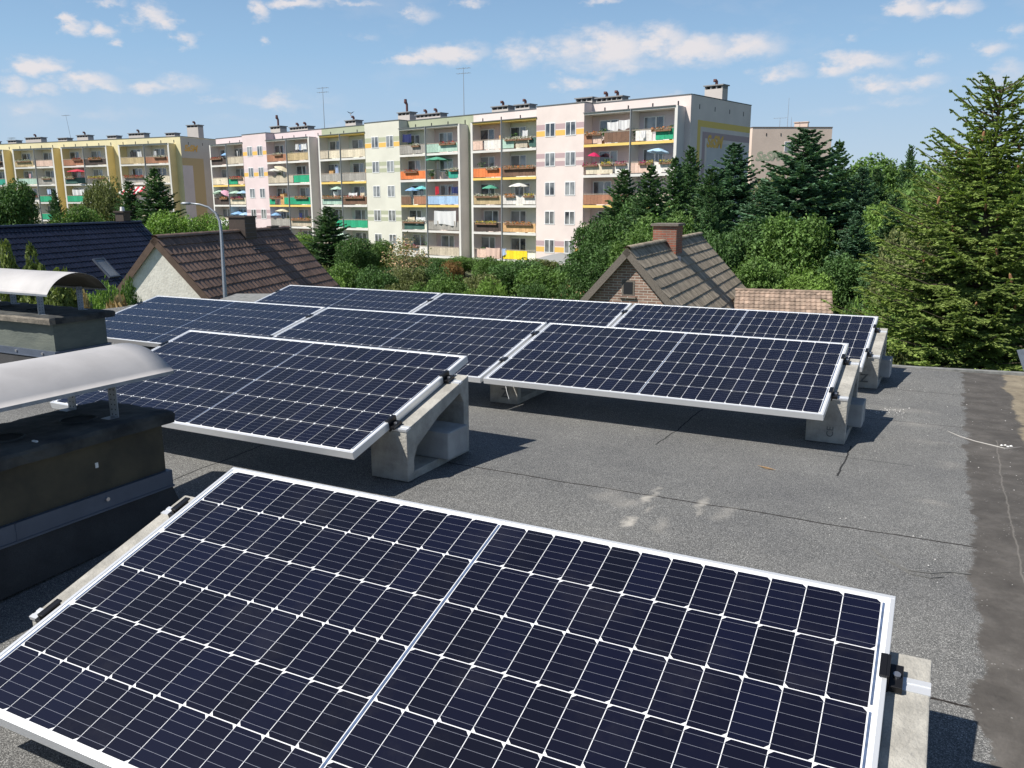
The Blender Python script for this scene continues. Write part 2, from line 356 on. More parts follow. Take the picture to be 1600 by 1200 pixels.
# ---------------------------------------------------------------- solar panels
L, W, GAP, TH = 2.015, 1.0026, .0217, .035
TILT = .25621
ROWS = {'A': ((.47506,-3.46977,-.07536), (.017514,-.01126,.040588)), 'B': ((-1.67371,-1.73692,.03869), (.00011,-.00059,.005755)),
        'C': ((0,0,0), (-.004048,.00063,-.028332)), 'D': ((-4.034828,1.762959,-.063317), (-.013576,.002803,-.01801))}
def row_axes(r):
    dy, ds, dt = ROWS[r][1]; t = TILT+dt
    X = Vector((math.cos(dy), math.sin(dy), ds)).normalized(); Y = Vector((-math.sin(dy)*math.cos(t), math.cos(dy)*math.cos(t), math.sin(t))); Y = (Y - X*X.dot(Y)).normalized()
    return X, Y, X.cross(Y)
def cell_material():
    m = bpy.data.materials.new('silicon_cell'); m.use_nodes = True; nt = m.node_tree; N = nt.nodes; Lk = nt.links; b = N['Principled BSDF']
    g = N.new('ShaderNodeNewGeometry'); r = N.new('ShaderNodeValToRGB'); e = r.color_ramp.elements
    e[0].color = (.004,.0045,.011,1); e[1].color = (.005,.0062,.019,1); e.new(.5); e[1].color = (.0045,.005,.0145,1); e[1].position = .5
    Lk.new(g.outputs['Random Per Island'], r.inputs[0]); Lk.new(r.outputs[0], b.inputs['Base Color'])
    b.inputs['Roughness'].default_value = .42; b.inputs['Specular IOR Level'].default_value = .12
    b.inputs['Coat Weight'].default_value = .65
    tcn = N.new('ShaderNodeTexCoord'); ns = N.new('ShaderNodeTexNoise'); ns.inputs['Scale'].default_value = 3.5; ns.inputs['Detail'].default_value = 8; ns.inputs['Roughness'].default_value = .7; Lk.new(tcn.outputs['Object'], ns.inputs['Vector'])
    cr = N.new('ShaderNodeMapRange'); cr.inputs[1].default_value = .35; cr.inputs[2].default_value = .75; cr.inputs[3].default_value = .03; cr.inputs[4].default_value = .16; Lk.new(ns.outputs['Fac'], cr.inputs[0]); Lk.new(cr.outputs[0], b.inputs['Coat Roughness'])
    du = N.new('ShaderNodeMapRange'); du.inputs[1].default_value = .52; du.inputs[2].default_value = .85; du.inputs[3].default_value = 0; du.inputs[4].default_value = .05; Lk.new(ns.outputs['Fac'], du.inputs[0])
    dm = N.new('ShaderNodeMix'); dm.data_type = 'RGBA'; Lk.new(du.outputs[0], dm.inputs[0]); Lk.new(r.outputs[0], dm.inputs[6]); dm.inputs[7].default_value = (.30,.28,.24,1); Lk.new(dm.outputs[2], b.inputs['Base Color'])
    b.inputs['Coat IOR'].default_value = 1.30
    return m
m_cell = cell_material()
m_back = mat('white_backsheet', (.78,.79,.80), .45, coat=1, coat_r=.05)
m_bus = mat('busbar_wire', (.26,.27,.32), .4, .2, coat=1, coat_r=.05)
m_rib = mat('tinned_ribbon', (.20,.27,.42), .25, .6, var=.25, vscale=40, coat=1, coat_r=.05)
def panel_meshes():
    fr = MB(); lip = .0105
    fr.box(0, L, 0, lip, -TH, 0); fr.box(0, L, W-lip, W, -TH, 0); fr.box(0, lip, lip, W-lip, -TH, 0); fr.box(L-lip, L, lip, W-lip, -TH, 0)
    # return flange under the module
    fr.box(lip, L-lip, lip, .03, -TH, -TH+.002); fr.box(lip, L-lip, W-.03, W-lip, -TH, -TH+.002)
    sh = MB(); e = .0005; z = -.0022
    sh.add([(lip-e,lip-e,z),(L-lip+e,lip-e,z),(L-lip+e,W-lip+e,z),(lip-e,W-lip+e,z)], [(0,1,2,3)])
    sh.add([(lip-e,lip-e,z-.004),(L-lip+e,lip-e,z-.004),(L-lip+e,W-lip+e,z-.004),(lip-e,W-lip+e,z-.004)], [(3,2,1,0)])
    cells = MB(); bus = MB(); rib = []
    pr = .1608; h = .1582; y0 = (W - (5*pr+h))/2
    pc = .0812; w = .0789; half = 11*pc+w; cen = .0125; ch = .009
    for s_ in (-1, 1):
        xi = L/2 + s_*cen/2                                    # inner edge of this half
        for r_ in range(6):
            ya = y0 + r_*pr; yb = ya+h
            outer = ((5-r_) % 2 == 0)                          # chamfer faces outwards on every other row
            for c_ in range(12):
                xa = xi + s_*(c_*pc); xb = xa + s_*w
                xl, xr = min(xa, xb), max(xa, xb)
                right = (outer == (s_ > 0))
                if right: p = [(xl,ya),(xr-ch,ya),(xr,ya+ch),(xr,yb-ch),(xr-ch,yb),(xl,yb)]
                else: p = [(xl+ch,ya),(xr,ya),(xr,yb),(xl+ch,yb),(xl,yb-ch),(xl,ya+ch)]
                cells.add([(x, y, z+.0006) for x, y in p], [tuple(range(6))])
            for b_ in range(6):
                yc = ya + h*(b_+.5)/6; x0_, x1_ = sorted((xi, xi+s_*half)); k = .00036
                bus.add([(x0_,yc-k,z+.001),(x1_,yc-k,z+.001),(x1_,yc+k,z+.001),(x0_,yc+k,z+.001)], [(0,1,2,3)])
        xe = xi + s_*(half+.0035)
        for r_ in (0, 2, 4):                                   # end ribbons, one per two rows
            ya = y0+r_*pr+.008; yb = y0+(r_+1)*pr+h-.008; x0_, x1_ = sorted((xe, xe+s_*.0048))
            rib.append(MB()); rib[-1].add([(x0_,ya,z+.0012),(x1_,ya,z+.0012),(x1_,yb,z+.0012),(x0_,yb,z+.0012)], [(0,1,2,3)])
    mid = MB(); mid.add([(L/2-.0030,y0+.004,z+.0012),(L/2+.0030,y0+.004,z+.0012),(L/2+.0030,W-y0-.004,z+.0012),(L/2-.0030,W-y0-.004,z+.0012)], [(0,1,2,3)])
    return fr, sh, cells, bus, rib, mid
fr, sh, ce, bu, ri, mi_ = panel_meshes()
LAB = {
 ('A',0): 'large near solar panel filling the foreground, cut by the bottom of the frame',
 ('B',0): 'solar panel standing alone in the second row beside the curved sheet cowl',
 ('C',-2): 'leftmost panel of the third row, pale with sky glare, behind the chimney stacks',
 ('C',-1): 'middle panel of the third row, partly covered by the lone second-row panel',
 ('C',0): 'rightmost panel of the third row, its whole lower edge seen above the roof shadow',
 ('D',0): 'leftmost panel of the back row, in front of the brown tiled roof',
 ('D',1): 'middle panel of the back row, in front of the green bushes',
 ('D',2): 'rightmost panel of the back row, below the small brick gable house'}
proto = None
for (r_, k), lab in LAB.items():
    X, Y, n = row_axes(r_); o = Vector(ROWS[r_][0]) + X*(k if r_ != 'D' else k)*(L+GAP)
    e_ = empty('solar_panel', lab, 'solar panel', frame(o, X, Y, n), 'tilted solar panels on the flat roof')
    if proto is None:
        proto = [fr.build('panel_frame', m_alu, e_, bevel=.0012), sh.build('backsheet', m_back, e_), ce.build('solar_cells', m_cell, e_), bu.build('busbars', m_bus, e_), mi_.build('centre_ribbon', m_rib, e_)] + [q.build('end_ribbon', m_rib, e_) for q in ri]
        for b_ in proto[3:]: b_.parent = proto[2]
    else:
        cp = []
        for p in proto:
            c_ = p.copy(); col.objects.link(c_); c_.parent = e_ if p.parent.type == 'EMPTY' else cp[2]; cp.append(c_)

# ---------------------------------------------------------------- concrete supports with rails and clamps
def plane_z(r_, x, y, off=0.0):
    o = Vector(ROWS[r_][0]); X, Y, n = row_axes(r_); return o.z - (n.x*(x-o.x) + n.y*(y-o.y))/n.z + off/n.z
def text_mesh(txt, size, depth=.002, shear=0.0, offset=0.0, name='lettering'):
    cu = bpy.data.curves.new(name, 'FONT'); cu.body = txt; cu.size = size; cu.extrude = depth; cu.shear = shear; cu.offset = offset
    ob = bpy.data.objects.new(name, cu); me = bpy.data.meshes.new_from_object(ob); bpy.data.objects.remove(ob); bpy.data.curves.remove(cu); me.name = name; return me
def support(r_, u, wid, label, clampside, cube=True, mark=None, name='concrete_support'):
    X, Y, n = row_axes(r_); o = Vector(ROWS[r_][0]); dy = ROWS[r_][1][0]
    V0, D = .30, .555
    p = o + X*u + Y*V0; base = Vector((p.x, p.y, 0)); g = roofz(p.y + .25); base.z = g
    ex = Vector((math.cos(dy), math.sin(dy), 0)); ey = Vector((-math.sin(dy), math.cos(dy), 0))
    e_ = empty(name, label, 'concrete support', frame(base, ex, ey, (0,0,1)), 'concrete supports under the solar panels')
    def top(yy):
        q = base + ex*(wid/2) + ey*yy; return plane_z(r_, q.x, q.y, -TH-.004) - g
    hf, hb, hm = top(0), top(D), top(.27)
    O = [(0,0),(0,.09),(0,hf),(.27,hm),(D,hb),(D,.13),(D,0),(.27,0)]
    I = [(.055,.04),(.055,.095),(.085,.15),(.27,hm-.07),(D-.085,hb-.075),(D-.05,hb-.125),(D-.05,.04),(.27,.04)]
    mb = MB(); nO = 8; vs = []
    for xx in (0, wid):
        vs += [(xx, a, b) for a, b in O] + [(xx, a, b) for a, b in I]
    fs = []
    for i in range(nO):
        j = (i+1) % nO
        fs.append((i, 8+i, 8+j, j)); fs.append((16+i, 16+j, 24+j, 24+i))
        fs.append((i, j, 16+j, 16+i)); fs.append((8+j, 8+i, 24+i, 24+j))
    mb.add(vs, fs)
    fb = mb.build('support_frame', m_conc, e_, bevel=.004)
    # fine casting joints
    gv = MB()
    if mark:
        if mark == 'N':
            me = text_mesh('Z', .085, .0008, 0, .0012); lx, lz, rot = wid*.42, .045, 0
        else:
            me = text_mesh('CE', .05, .0008, 0, .0); lx, lz, rot = wid*.70, .035, math.pi/2
        me.materials.append(m_ink); t = link('stencil_mark', me, e_)
        t.location = (lx, -.0012, lz); t.rotation_euler = (math.pi/2, -rot if rot else 0, 0)
    # aluminium rails let into the beam, and the clamps
    for v in (.315, .795):
        q = o + X*(u) + Y*v; yy = (q-base).dot(ey)
        sl = (hb-hf)/D; ca = 1/math.sqrt(1+sl*sl); d = Vector((0, ca, sl*ca)); nn = Vector((0, -sl*ca, ca))
        c0 = Vector((-.0005, yy, top(yy)-.009)) - d*.018
        rl = MB(); rl.obox(c0, (wid+.001,0,0), d*.013, nn*.0115); rl.obox(c0+d*.013, (wid+.001,0,0), d*.010, nn*.0095); rl.obox(c0+d*.023, (wid+.001,0,0), d*.013, nn*.0115)
        rl.build('mounting_rail', m_alu, e_)
        xs_ = []
        if clampside == 'R': xs_ = [.1190]
        elif clampside == 'L': xs_ = [wid-.1190-.034+.034]
        elif clampside == 'J': xs_ = [wid/2]
        for xc in xs_:
            cl = MB(); ct = c0 + d*.018 + Vector((xc, 0, 0))
            hgt = TH+.009+.004+.006
            if clampside == 'J':
                cl.obox(ct - d*.03 + Vector((-.009,0,0)), (.018,0,0), d*.06, nn*(hgt-.012)); cl.obox(ct - d*.03 + Vector((-.021,0,0)) + nn*(hgt-.004), (.042,0,0), d*.06, nn*.005)
                bx = ct + nn*(hgt+.001); sg = 0
            else:
                sg = 1 if clampside == 'R' else -1
                # tall back plate hooking over the frame, foot with the bolt
                cl.obox(ct - d*.032 + Vector((sg*.002,0,0)), (sg*.006,0,0), d*.064, nn*hgt)
                cl.obox(ct - d*.032 + Vector((-sg*.012,0,0)) + nn*(hgt-.0055), (sg*.014,0,0), d*.064, nn*.0055)
                cl.obox(ct - d*.032 + Vector((sg*.008,0,0)) + nn*.012, (sg*.026,0,0), d*.064, nn*.016)
                bx = ct + Vector((sg*.022, 0, 0)) + nn*.028
            cb = cl.build('clamp', m_black, e_, bevel=.0012)
            bo = MB(); bo.tube([bx, bx+nn*.006], .0075, 12); bo.build('bolt', m_steel, cb)
    return base, ex, ey, g, e_
def ballast(base, ex, ey, x0, y0, label, sz=(.20,.185,.135)):
    e_ = frame(base + ex*x0 + ey*y0 + Vector((0,0,.041)), ex, ey, (0,0,1)); mb = MB(); mb.box(0, sz[0], 0, sz[1], 0, sz[2])
    o_ = mb.build('ballast_block', m_block, bevel=.006); o_.matrix_world = e_; tag(o_, label, 'concrete block', 'loose ballast blocks set in the supports'); return o_
m_block = mat('smooth_concrete', (.33,.335,.33), .88, var=.14, vscale=8, bump=.0012, bscale=70, fine=.06, fscale=240)
def sup_row(r_, us):
    for (u, wid, side, lab, blab, mark, bx) in us:
        base, ex, ey, g, e_ = support(r_, u, wid, lab, side, mark=mark)
        if blab: ballast(base, ex, ey, bx, .255, blab)
WB = .205
sup_row('A', [(L-.121, WB, 'R', 'pale concrete support under the right edge of the large near panel', 'smooth ballast block inside the support of the near panel', None, .05),
              (-.102, WB, 'L', 'pale concrete support along the left edge of the large near panel', None, None, 0)])
sup_row('B', [(L-.126, WB, 'R', 'concrete support with an arched opening at the right end of the second-row panel', 'smooth ballast block jutting from the opening of the second-row support', None, .065),
              (-.08, WB, 'L', 'shaded concrete support under the left end of the second-row panel', None, None, 0)])
sup_row('C', [(L-.121, WB, 'R', 'tall pale concrete support at the right end of the third row', 'smooth ballast block jutting right from the third-row end support', 'CE', .065),
              (-.115, WB, 'J', 'shaded concrete support below the joint left of the third-row end panel', None, 'N', 0),
              (-(L+GAP)-.115, WB, 'J', 'concrete support under the joint of the two left third-row panels', None, None, 0),
              (-2*(L+GAP)-.08, WB, 'L', 'concrete support under the far left end of the third row', None, None, 0)])
sup_row('D', [(3*L+2*GAP-.121, WB, 'R', 'concrete support at the right end of the back row, against the spruce', 'smooth ballast block jutting right from the back-row end support', 'N', .065),
              (2*(L+GAP)-.115, WB, 'J', 'concrete support below the joint in front of the brick gable', None, None, 0),
              ((L+GAP)-.115, WB, 'J', 'concrete support below the joint of the back row near the bushes', None, None, 0),
              (-.08, WB, 'L', 'concrete support under the far left end of the back row', None, None, 0)])
# loose cable tie hanging under the third row, black conduit under the near panel
mb = MB(); p0 = Vector((.16, .0, -.035)); mb.tube([p0, p0+Vector((.012,-.01,-.03)), p0+Vector((.030,-.014,-.075))], .0016, 6)
tag(mb.build('cable_tie', m_white), 'thin white cable tie hanging under the third-row end panel', 'cable tie')
m_rubber = mat('black_plastic', (.015,.015,.016), .5)
mb = MB(); pts = []
for i in range(60):
    t = i/59; pts.append(Vector((.52+.55*t, -3.62-.10*math.sin(t*2.2), roofz(-3.6)+.016)))
mb.tube(pts, [.014 if i % 2 else .011 for i in range(60)], 10)
tag(mb.build('cable_conduit', m_rubber, smooth=False), 'black ribbed cable conduit lying on the roof below the near panel', 'cable conduit')

# ---------------------------------------------------------------- vent stacks with curved sheet cowls
m_slab = mat('shaded_slab', (.070,.070,.064), .95, c2=(.018,.020,.022), vscale=7, vdetail=8, bump=.006, bscale=22)  # shade under the cowl is put into this slab colour
m_slabtan = mat('slab_edge', (.23,.20,.16), .95, c2=(.12,.105,.085), vscale=10, vdetail=8, bump=.005, bscale=40)  # lighter copy of the slab, sunlight on the rim painted in
m_olive = mat('olive_plaster', (.092,.078,.050), .95, c2=(.055,.048,.034), vscale=5, bump=.003, bscale=30)
m_greenpl = mat('grey_green_plaster', (.145,.16,.135), .95, c2=(.105,.12,.105), vscale=4, bump=.003, bscale=30, stretch=(1,1,3))
m_flash = mat('painted_flashing', (.10,.12,.16), .5, .3, var=.1, vscale=6)
m_cowl = mat('dull_aluminium_sheet', (.43,.415,.41), .62, .08, var=.06, vscale=5, bump=.0012, bscale=9)
m_cowl_in = mat('weathered_sheet_underside', (.30,.27,.22), .5, .5, c2=(.20,.17,.12), vscale=3)
m_hole = mat('dark_hole', (.004,.004,.004), 1.0)  # flat black painted for the shade inside flue and strap holes
m_upst = mat('tarred_felt', (.035,.035,.036), .85, fine=.35, fscale=300, var=.2, vscale=8, bump=.002, bscale=200)
def cowl(parent, a0, a1, along, c0, c1, zc, rise, mname='cowl'):
    # arch between c0 and c1 across, running from a0 to a1 along the other axis
    mb = MB(); n = 20; th = .0016; half = (c1-c0)/2; mid = (c0+c1)/2
    rr = (half*half + rise*rise)/(2*rise); zc0 = zc+rise-rr; amax = math.asin(half/rr)
    ncol = 14; rows_ = []
    for s_ in (0, 1):
        for j in range(ncol+1):
            a = a0+(a1-a0)*j/ncol
            for i in range(n+1):
                t = -amax+2*amax*i/n; c = mid+(rr-s_*th)*math.sin(t); z = zc0+(rr-s_*th)*math.cos(t) + .0012*math.sin(a*9+i)*(.5)
                mb.v.append((a, c, z) if along == 'x' else (c, a, z))
    K = (ncol+1)*(n+1); flip = (along == 'y')
    for s_ in (0, 1):
        for j in range(ncol):
            for i in range(n):
                q = [s_*K+j*(n+1)+i, s_*K+j*(n+1)+i+1, s_*K+(j+1)*(n+1)+i+1, s_*K+(j+1)*(n+1)+i]
                if (s_ == 0) != flip: q = q[::-1]
                mb.f.append(tuple(q)); mb.m.append(s_)
    for j in range(ncol):                         # close long rims
        for i in (0, n):
            q = [j*(n+1)+i, (j+1)*(n+1)+i, K+(j+1)*(n+1)+i, K+j*(n+1)+i]; mb.f.append(tuple(q)); mb.m.append(0)
    for i in range(n):
        for j in (0, ncol):
            q = [j*(n+1)+i, j*(n+1)+i+1, K+j*(n+1)+i+1, K+j*(n+1)+i]; mb.f.append(tuple(q)); mb.m.append(0)
    o_ = mb.build(mname, [m_cowl, m_cowl_in], parent, smooth=True)
    # folded drip lips along both long rims
    lp = MB()
    for sgn, c in ((-1, c0), (1, c1)):
        if along == 'x': lp.box(a0, a1, c-.001 if sgn < 0 else c-.0005, c+.0005 if sgn < 0 else c+.001, zc-.013, zc+.001)
        else: lp.box(c-.001, c+.001, a0, a1, zc-.013, zc+.001)
    lp.build('drip_lip', m_galv, o_)
def strap(parent, x, y, z0, z1, wide_axis, foot=1):
    mb = MB(); w = .024; t = .0015
    if wide_axis == 'x':
        mb.box(x-w, x+w, y-t, y+t, z0, z1); mb.box(x-w, x+w, y-t, y-foot*.045, z0, z0+.003)
    else:
        mb.box(x-t, x+t, y-w, y+w, z0, z1); mb.box(x+t, x+foot*.045, y-w, y+w, z0, z0+.003)
    o_ = mb.build('strap', m_galv, parent)
    hb_ = MB(); nrows = max(2, int((z1-z0)/.02))
    for i in range(nrows):
        for s_ in (-.010, .010):
            z = z0+.012+i*.02
            if wide_axis == 'x': hb_.tube([(x+s_, y-t-.0006, z), (x+s_, y+t+.0006, z)], .0028, 8)
            else: hb_.tube([(x-t-.0006, y+s_, z), (x+t+.0006, y+s_, z)], .0028, 8)
    hb_.build('strap_holes', m_hole, o_)
def rough_slab(x0, x1, y0, y1, z0, z1, seed):
    # slab with broken, uneven rim
    r2 = random.Random(seed); mb = MB(); nx_, ny_ = max(8, int((x1-x0)/.04)), max(8, int((y1-y0)/.04))
    top = {}; bot = {}
    def j(a): return r2.uniform(-a, a)
    for jx in range(nx_+1):
        for jy in range(ny_+1):
            e_ = jx in (0, nx_) or jy in (0, ny_)
            x = x0+(x1-x0)*jx/nx_ + j(.003); y = y0+(y1-y0)*jy/ny_ + j(.003)
            top[jx, jy] = len(mb.v); mb.v.append((x, y, z1 + j(.0015) - (.004+abs(j(.004)) if e_ else 0)))
    for jx in range(nx_):
        for jy in range(ny_): mb.f.append((top[jx,jy], top[jx+1,jy], top[jx+1,jy+1], top[jx,jy+1])); mb.m.append(0)
    rim = [(i, 0) for i in range(nx_)] + [(nx_, i) for i in range(ny_)] + [(i, ny_) for i in range(nx_, 0, -1)] + [(0, i) for i in range(ny_, 0, -1)]
    cx, cy = (x0+x1)/2, (y0+y1)/2
    mids = []; bots = []
    for (a, b) in rim:
        v = mb.v[top[a, b]]; dx = .006 if a == nx_ else (-.006 if a == 0 else 0); dy_ = .006 if b == ny_ else (-.006 if b == 0 else 0)
        mids.append(len(mb.v)); mb.v.append((v[0]+dx+j(.003), v[1]+dy_+j(.003), z1-(z1-z0)*.35))
        bots.append(len(mb.v)); mb.v.append((v[0]+dx*.5+j(.003), v[1]+dy_*.5+j(.003), z0))
    m_ = len(rim)
    for i in range(m_):
        k = (i+1) % m_; a, b = rim[i]; mi = 1 if (b == 0) else 0  # sun-facing rim takes the painted lit slab colour
        mb.f.append((top[rim[i]], mids[i], mids[k], top[rim[k]])); mb.m.append(mi)
        mb.f.append((mids[i], bots[i], bots[k], mids[k])); mb.m.append(mi)
    mb.f.append(tuple(reversed(bots))); mb.m.append(0)
    return mb
def hole(parent, x, y, z, r_):
    mb = MB(); n = 28
    for rr, zz in ((r_*1.12, z+.001), (r_*1.05, z+.007), (r_, z+.007), (r_*.96, z+.002)):
        for k in range(n): t = 2*math.pi*k/n; w_ = 1+.03*math.sin(5*t+x*9); mb.v.append((x+rr*w_*math.cos(t), y+rr*w_*math.sin(t), zz))
    for a in range(3):
        for k in range(n): mb.f.append((a*n+k, a*n+(k+1) % n, (a+1)*n+(k+1) % n, (a+1)*n+k)); mb.m.append(0)
    mb.f.append(tuple(3*n+k for k in range(n))); mb.m.append(1)  # closed black disc in place of a deep shaded flue
    mb.build('flue_opening', [m_slab, m_hole], parent, smooth=False)
# near stack
st = empty('vent_stack', 'near dark vent stack under a curved grey sheet cowl, olive plastered side', 'vent stack', (0,0,0), 'vent stacks on the flat roof')
mb = MB(); mb.box(-.63, -.295, -3.75, -2.165, -.26, .198); mb.build('stack_body', m_olive, st)
rough_slab(-.68, -.25, -3.8, -2.145, .198, .252, 3).build('cap_slab', [m_slab, m_slabtan], st)
mb = MB(); mb.box(-.655, -.275, -3.77, -2.150, -.075, -.008); mb.box(-.66, -.27, -3.78, -2.147, -.079, -.071); mb.box(-.279, -.2725, -2.82, -2.817, -.075, -.008)
fl_ = mb.build('flashing', m_flash, st)
mb = MB()
for yy in (-2.46, -3.1): mb.tube([(-.276, yy, -.035), (-.268, yy, -.035)], .008, 12)
mb.build('screw', m_steel, fl_)
mb = MB(); mb.add([(-.28,-3.77,-.079),(-.28,-2.152,-.079),(-.245,-2.12,roofz(-2.1)-.01),(-.245,-3.8,roofz(-3.5)-.02),(-.65,-2.152,-.079),(-.66,-2.12,roofz(-2.1)-.01),(-.65,-3.77,-.079),(-.66,-3.8,roofz(-3.5)-.02)],
  [(0,3,2,1),(1,2,5,4),(4,5,7,6),(6,7,3,0)]); mb.build('felt_upstand', m_upst, st)
cowl(st, -3.35, -2.06, 'y', -.82, -.318, .392, .098)
for x_, y_ in ((-.355,-2.33),(-.625,-2.32),(-.355,-3.05),(-.625,-3.05)): strap(st, x_, y_, .25, .395, 'x')
hole(st, -.44, -2.43, .252, .062); hole(st, -.44, -2.72, .252, .062); hole(st, -.44, -3.05, .252, .062)
mb = MB(); mb.box(-.312, -.288, -2.70, -2.692, .2515, .2565); mb.build('white_chip', m_white, st)
mb = MB(); mb.box(-.2955, -.2925, -2.48, -2.468, .092, .112); mb.build('white_chip', m_white, st)
# far stack
st = empty('vent_stack', 'far vent stack, grey-green plaster, its arched cowl open towards the panels', 'vent stack', (0,0,0), 'vent stacks on the flat roof')
mb = MB(); mb.box(-5.2, -3.0, -.79, -.375, -.26, .252); mb.build('stack_body', m_greenpl, st)
rough_slab(-5.25, -2.955, -.835, -.33, .252, .302, 5).build('cap_slab', [m_slab, m_slabtan], st)
mb = MB(); mb.box(-5.22, -2.982, -.808, -.357, .012, .055); mb.box(-5.225, -2.975, -.815, -.35, .006, .012); fl_ = mb.build('flashing', m_flash, st)
mb = MB()
for xx in (-3.12, -3.42, -3.9): mb.tube([(xx, -.806, .035), (xx, -.815, .035)], .010, 12)
mb.build('screw', m_steel, fl_)
mb = MB(); mb.add([(-5.2,-.806,.006),(-2.985,-.806,.006),(-2.94,-.85,roofz(-.8)-.01),(-5.25,-.85,roofz(-.8)-.01),(-2.985,-.36,.006),(-2.94,-.32,roofz(-.4)-.01),(-5.2,-.36,.006),(-5.25,-.32,roofz(-.4)-.01)],
  [(0,3,2,1),(1,2,5,4),(4,5,7,6)]); mb.build('felt_upstand', m_upst, st)
cowl(st, -4.75, -2.985, 'x', -.815, -.345, .458, .135)
for x_, y_ in ((-3.19,-.735),(-3.19,-.425),(-4.0,-.425),(-4.0,-.735)): strap(st, x_, y_, .30, .472, 'y')
hole(st, -3.46, -.60, .302, .062); hole(st, -3.85, -.60, .302, .062); hole(st, -4.2, -.60, .302, .062)

# ---------------------------------------------------------------- small things on the roof
m_wood = mat('split_wood', (.52,.33,.17), .8, var=.2, vscale=60)
mb = MB(); p = Vector((1.819,-.42,roofz(-.42)+.008)); d = Vector((.05,-.018,0)); s_ = Vector((.004,.008,0))
mb.add([p-d, p-s_+Vector((0,0,.004)), p+d, p+s_, p-s_*.4+Vector((0,0,-.006))], [(0,1,2),(0,2,3),(0,4,1),(1,4,2),(2,4,3),(3,4,0)])
tag(mb.build('wood_splinter', m_wood), 'orange-brown wood splinter lying on the open grey roofing', 'wood splinter')
rb = random.Random(5); m_chip = mat('white_chips', (.62,.60,.57), .9, island=.3)
def rock(mb, c, r_):
    vs = [Vector((rb.uniform(.6,1)*r_*a, rb.uniform(.6,1)*r_*b, rb.uniform(.4,.8)*r_*z)) + c for a, b, z in ((1,0,0),(-1,0,0),(0,1,0),(0,-1,0),(0,0,1),(0,0,-1))]
    mb.add(vs, [(0,2,4),(2,1,4),(1,3,4),(3,0,4),(2,0,5),(1,2,5),(3,1,5),(0,3,5)])
mb = MB()
for i in range(230):
    if rb.random() < .45: x, y = rb.uniform(2.2, 3.1), rb.uniform(-1.8, 2.6)
    else: x, y = rb.uniform(.3, 3.0), rb.uniform(-2.4, 2.7)
    rock(mb, Vector((x, y, roofz(y)+.002)), rb.uniform(.0014, .0042))
for i in range(60):
    x, y = rb.gauss(2.27, .05), rb.gauss(1.25, .06); rock(mb, Vector((x, y, roofz(y)+.002)), rb.uniform(.002, .005))
o_ = mb.build('stone_chips', m_chip); tag(o_, 'scattered white stone chips on the grey roofing', 'stone chips'); o_['kind'] = 'stuff'
mb = MB()
for dx, dy_ in ((0,0),(.03,-.012),(.018,.012),(.045,.006)):
    rock(mb, Vector((2.862+dx, .64+dy_, roofz(.6)+.006)), .011)
tag(mb.build('paint_flakes', m_white), 'white crumpled flakes beside a puddle mark on the bare strip', 'debris')
mb = MB(); pts = [(2.60,.86),(2.66,.76),(2.74,.68),(2.82,.63),(2.875,.595),(2.92,.63),(3.0,.72),(3.08,.80)]
mb.tube([(x,y,roofz(y)+.003) for x, y in pts], [.0015,.0028,.003,.0035,.0025,.0015,.001,.001], 6)
tag(mb.build('sealant_bead', mat('old_sealant', (.40,.385,.36), .8)), 'pale curved bead of old sealant crossing onto the bare strip', 'sealant')
mb = MB()
for pts in (((2.36,-1.28),(2.42,-1.37),(2.49,-1.43),(2.56,-1.42),(2.62,-1.38),(2.68,-1.37)), ((2.36,-1.285),(2.43,-1.385),(2.50,-1.455),(2.56,-1.46),(2.60,-1.43))):
    mb.tube([(x,y,roofz(y)+.001) for x, y in pts], .0022, 5)
tag(mb.build('hair_crack', m_ink), 'dark looping crack in the roofing next to the bare strip', 'crack')
q = at(1588.5, 547, 8.3); q2 = at(1599, 579, 8.3); bk = Vector((.25,.35,0)); rt = _r0*.7 + Vector((0,0,.02))
mb = MB(); mb.add([q, q+rt, q2+rt, q2, q+bk, q+bk+rt, q2+bk+rt, q2+bk], [(3,2,1,0),(4,5,6,7),(0,1,5,4),(3,0,4,7),(2,3,7,6),(1,2,6,5)])
tag(mb.build('sheet_hood', m_galv), 'corner of a pale grey sheet-metal hood beyond the roof edge', 'sheet hood')

# ---------------------------------------------------------------- ground beyond the roof
GZ = -5.12
mb = MB(); n = 60
mb.v.append((0, 0, GZ))
for ring, rad in enumerate((20, 60, 150, 400, 1200, 3500)):
    for k in range(n): t = 2*math.pi*k/n; mb.v.append((rad*math.cos(t), rad*math.sin(t), GZ))
for k in range(n): mb.f.append((0, 1+k, 1+(k+1) % n)); mb.m.append(0)
for r_ in range(5):
    for k in range(n): mb.f.append((1+r_*n+k, 1+(r_+1)*n+k, 1+(r_+1)*n+(k+1) % n, 1+r_*n+(k+1) % n)); mb.m.append(0)
struct(mb.build('ground', m_ground))

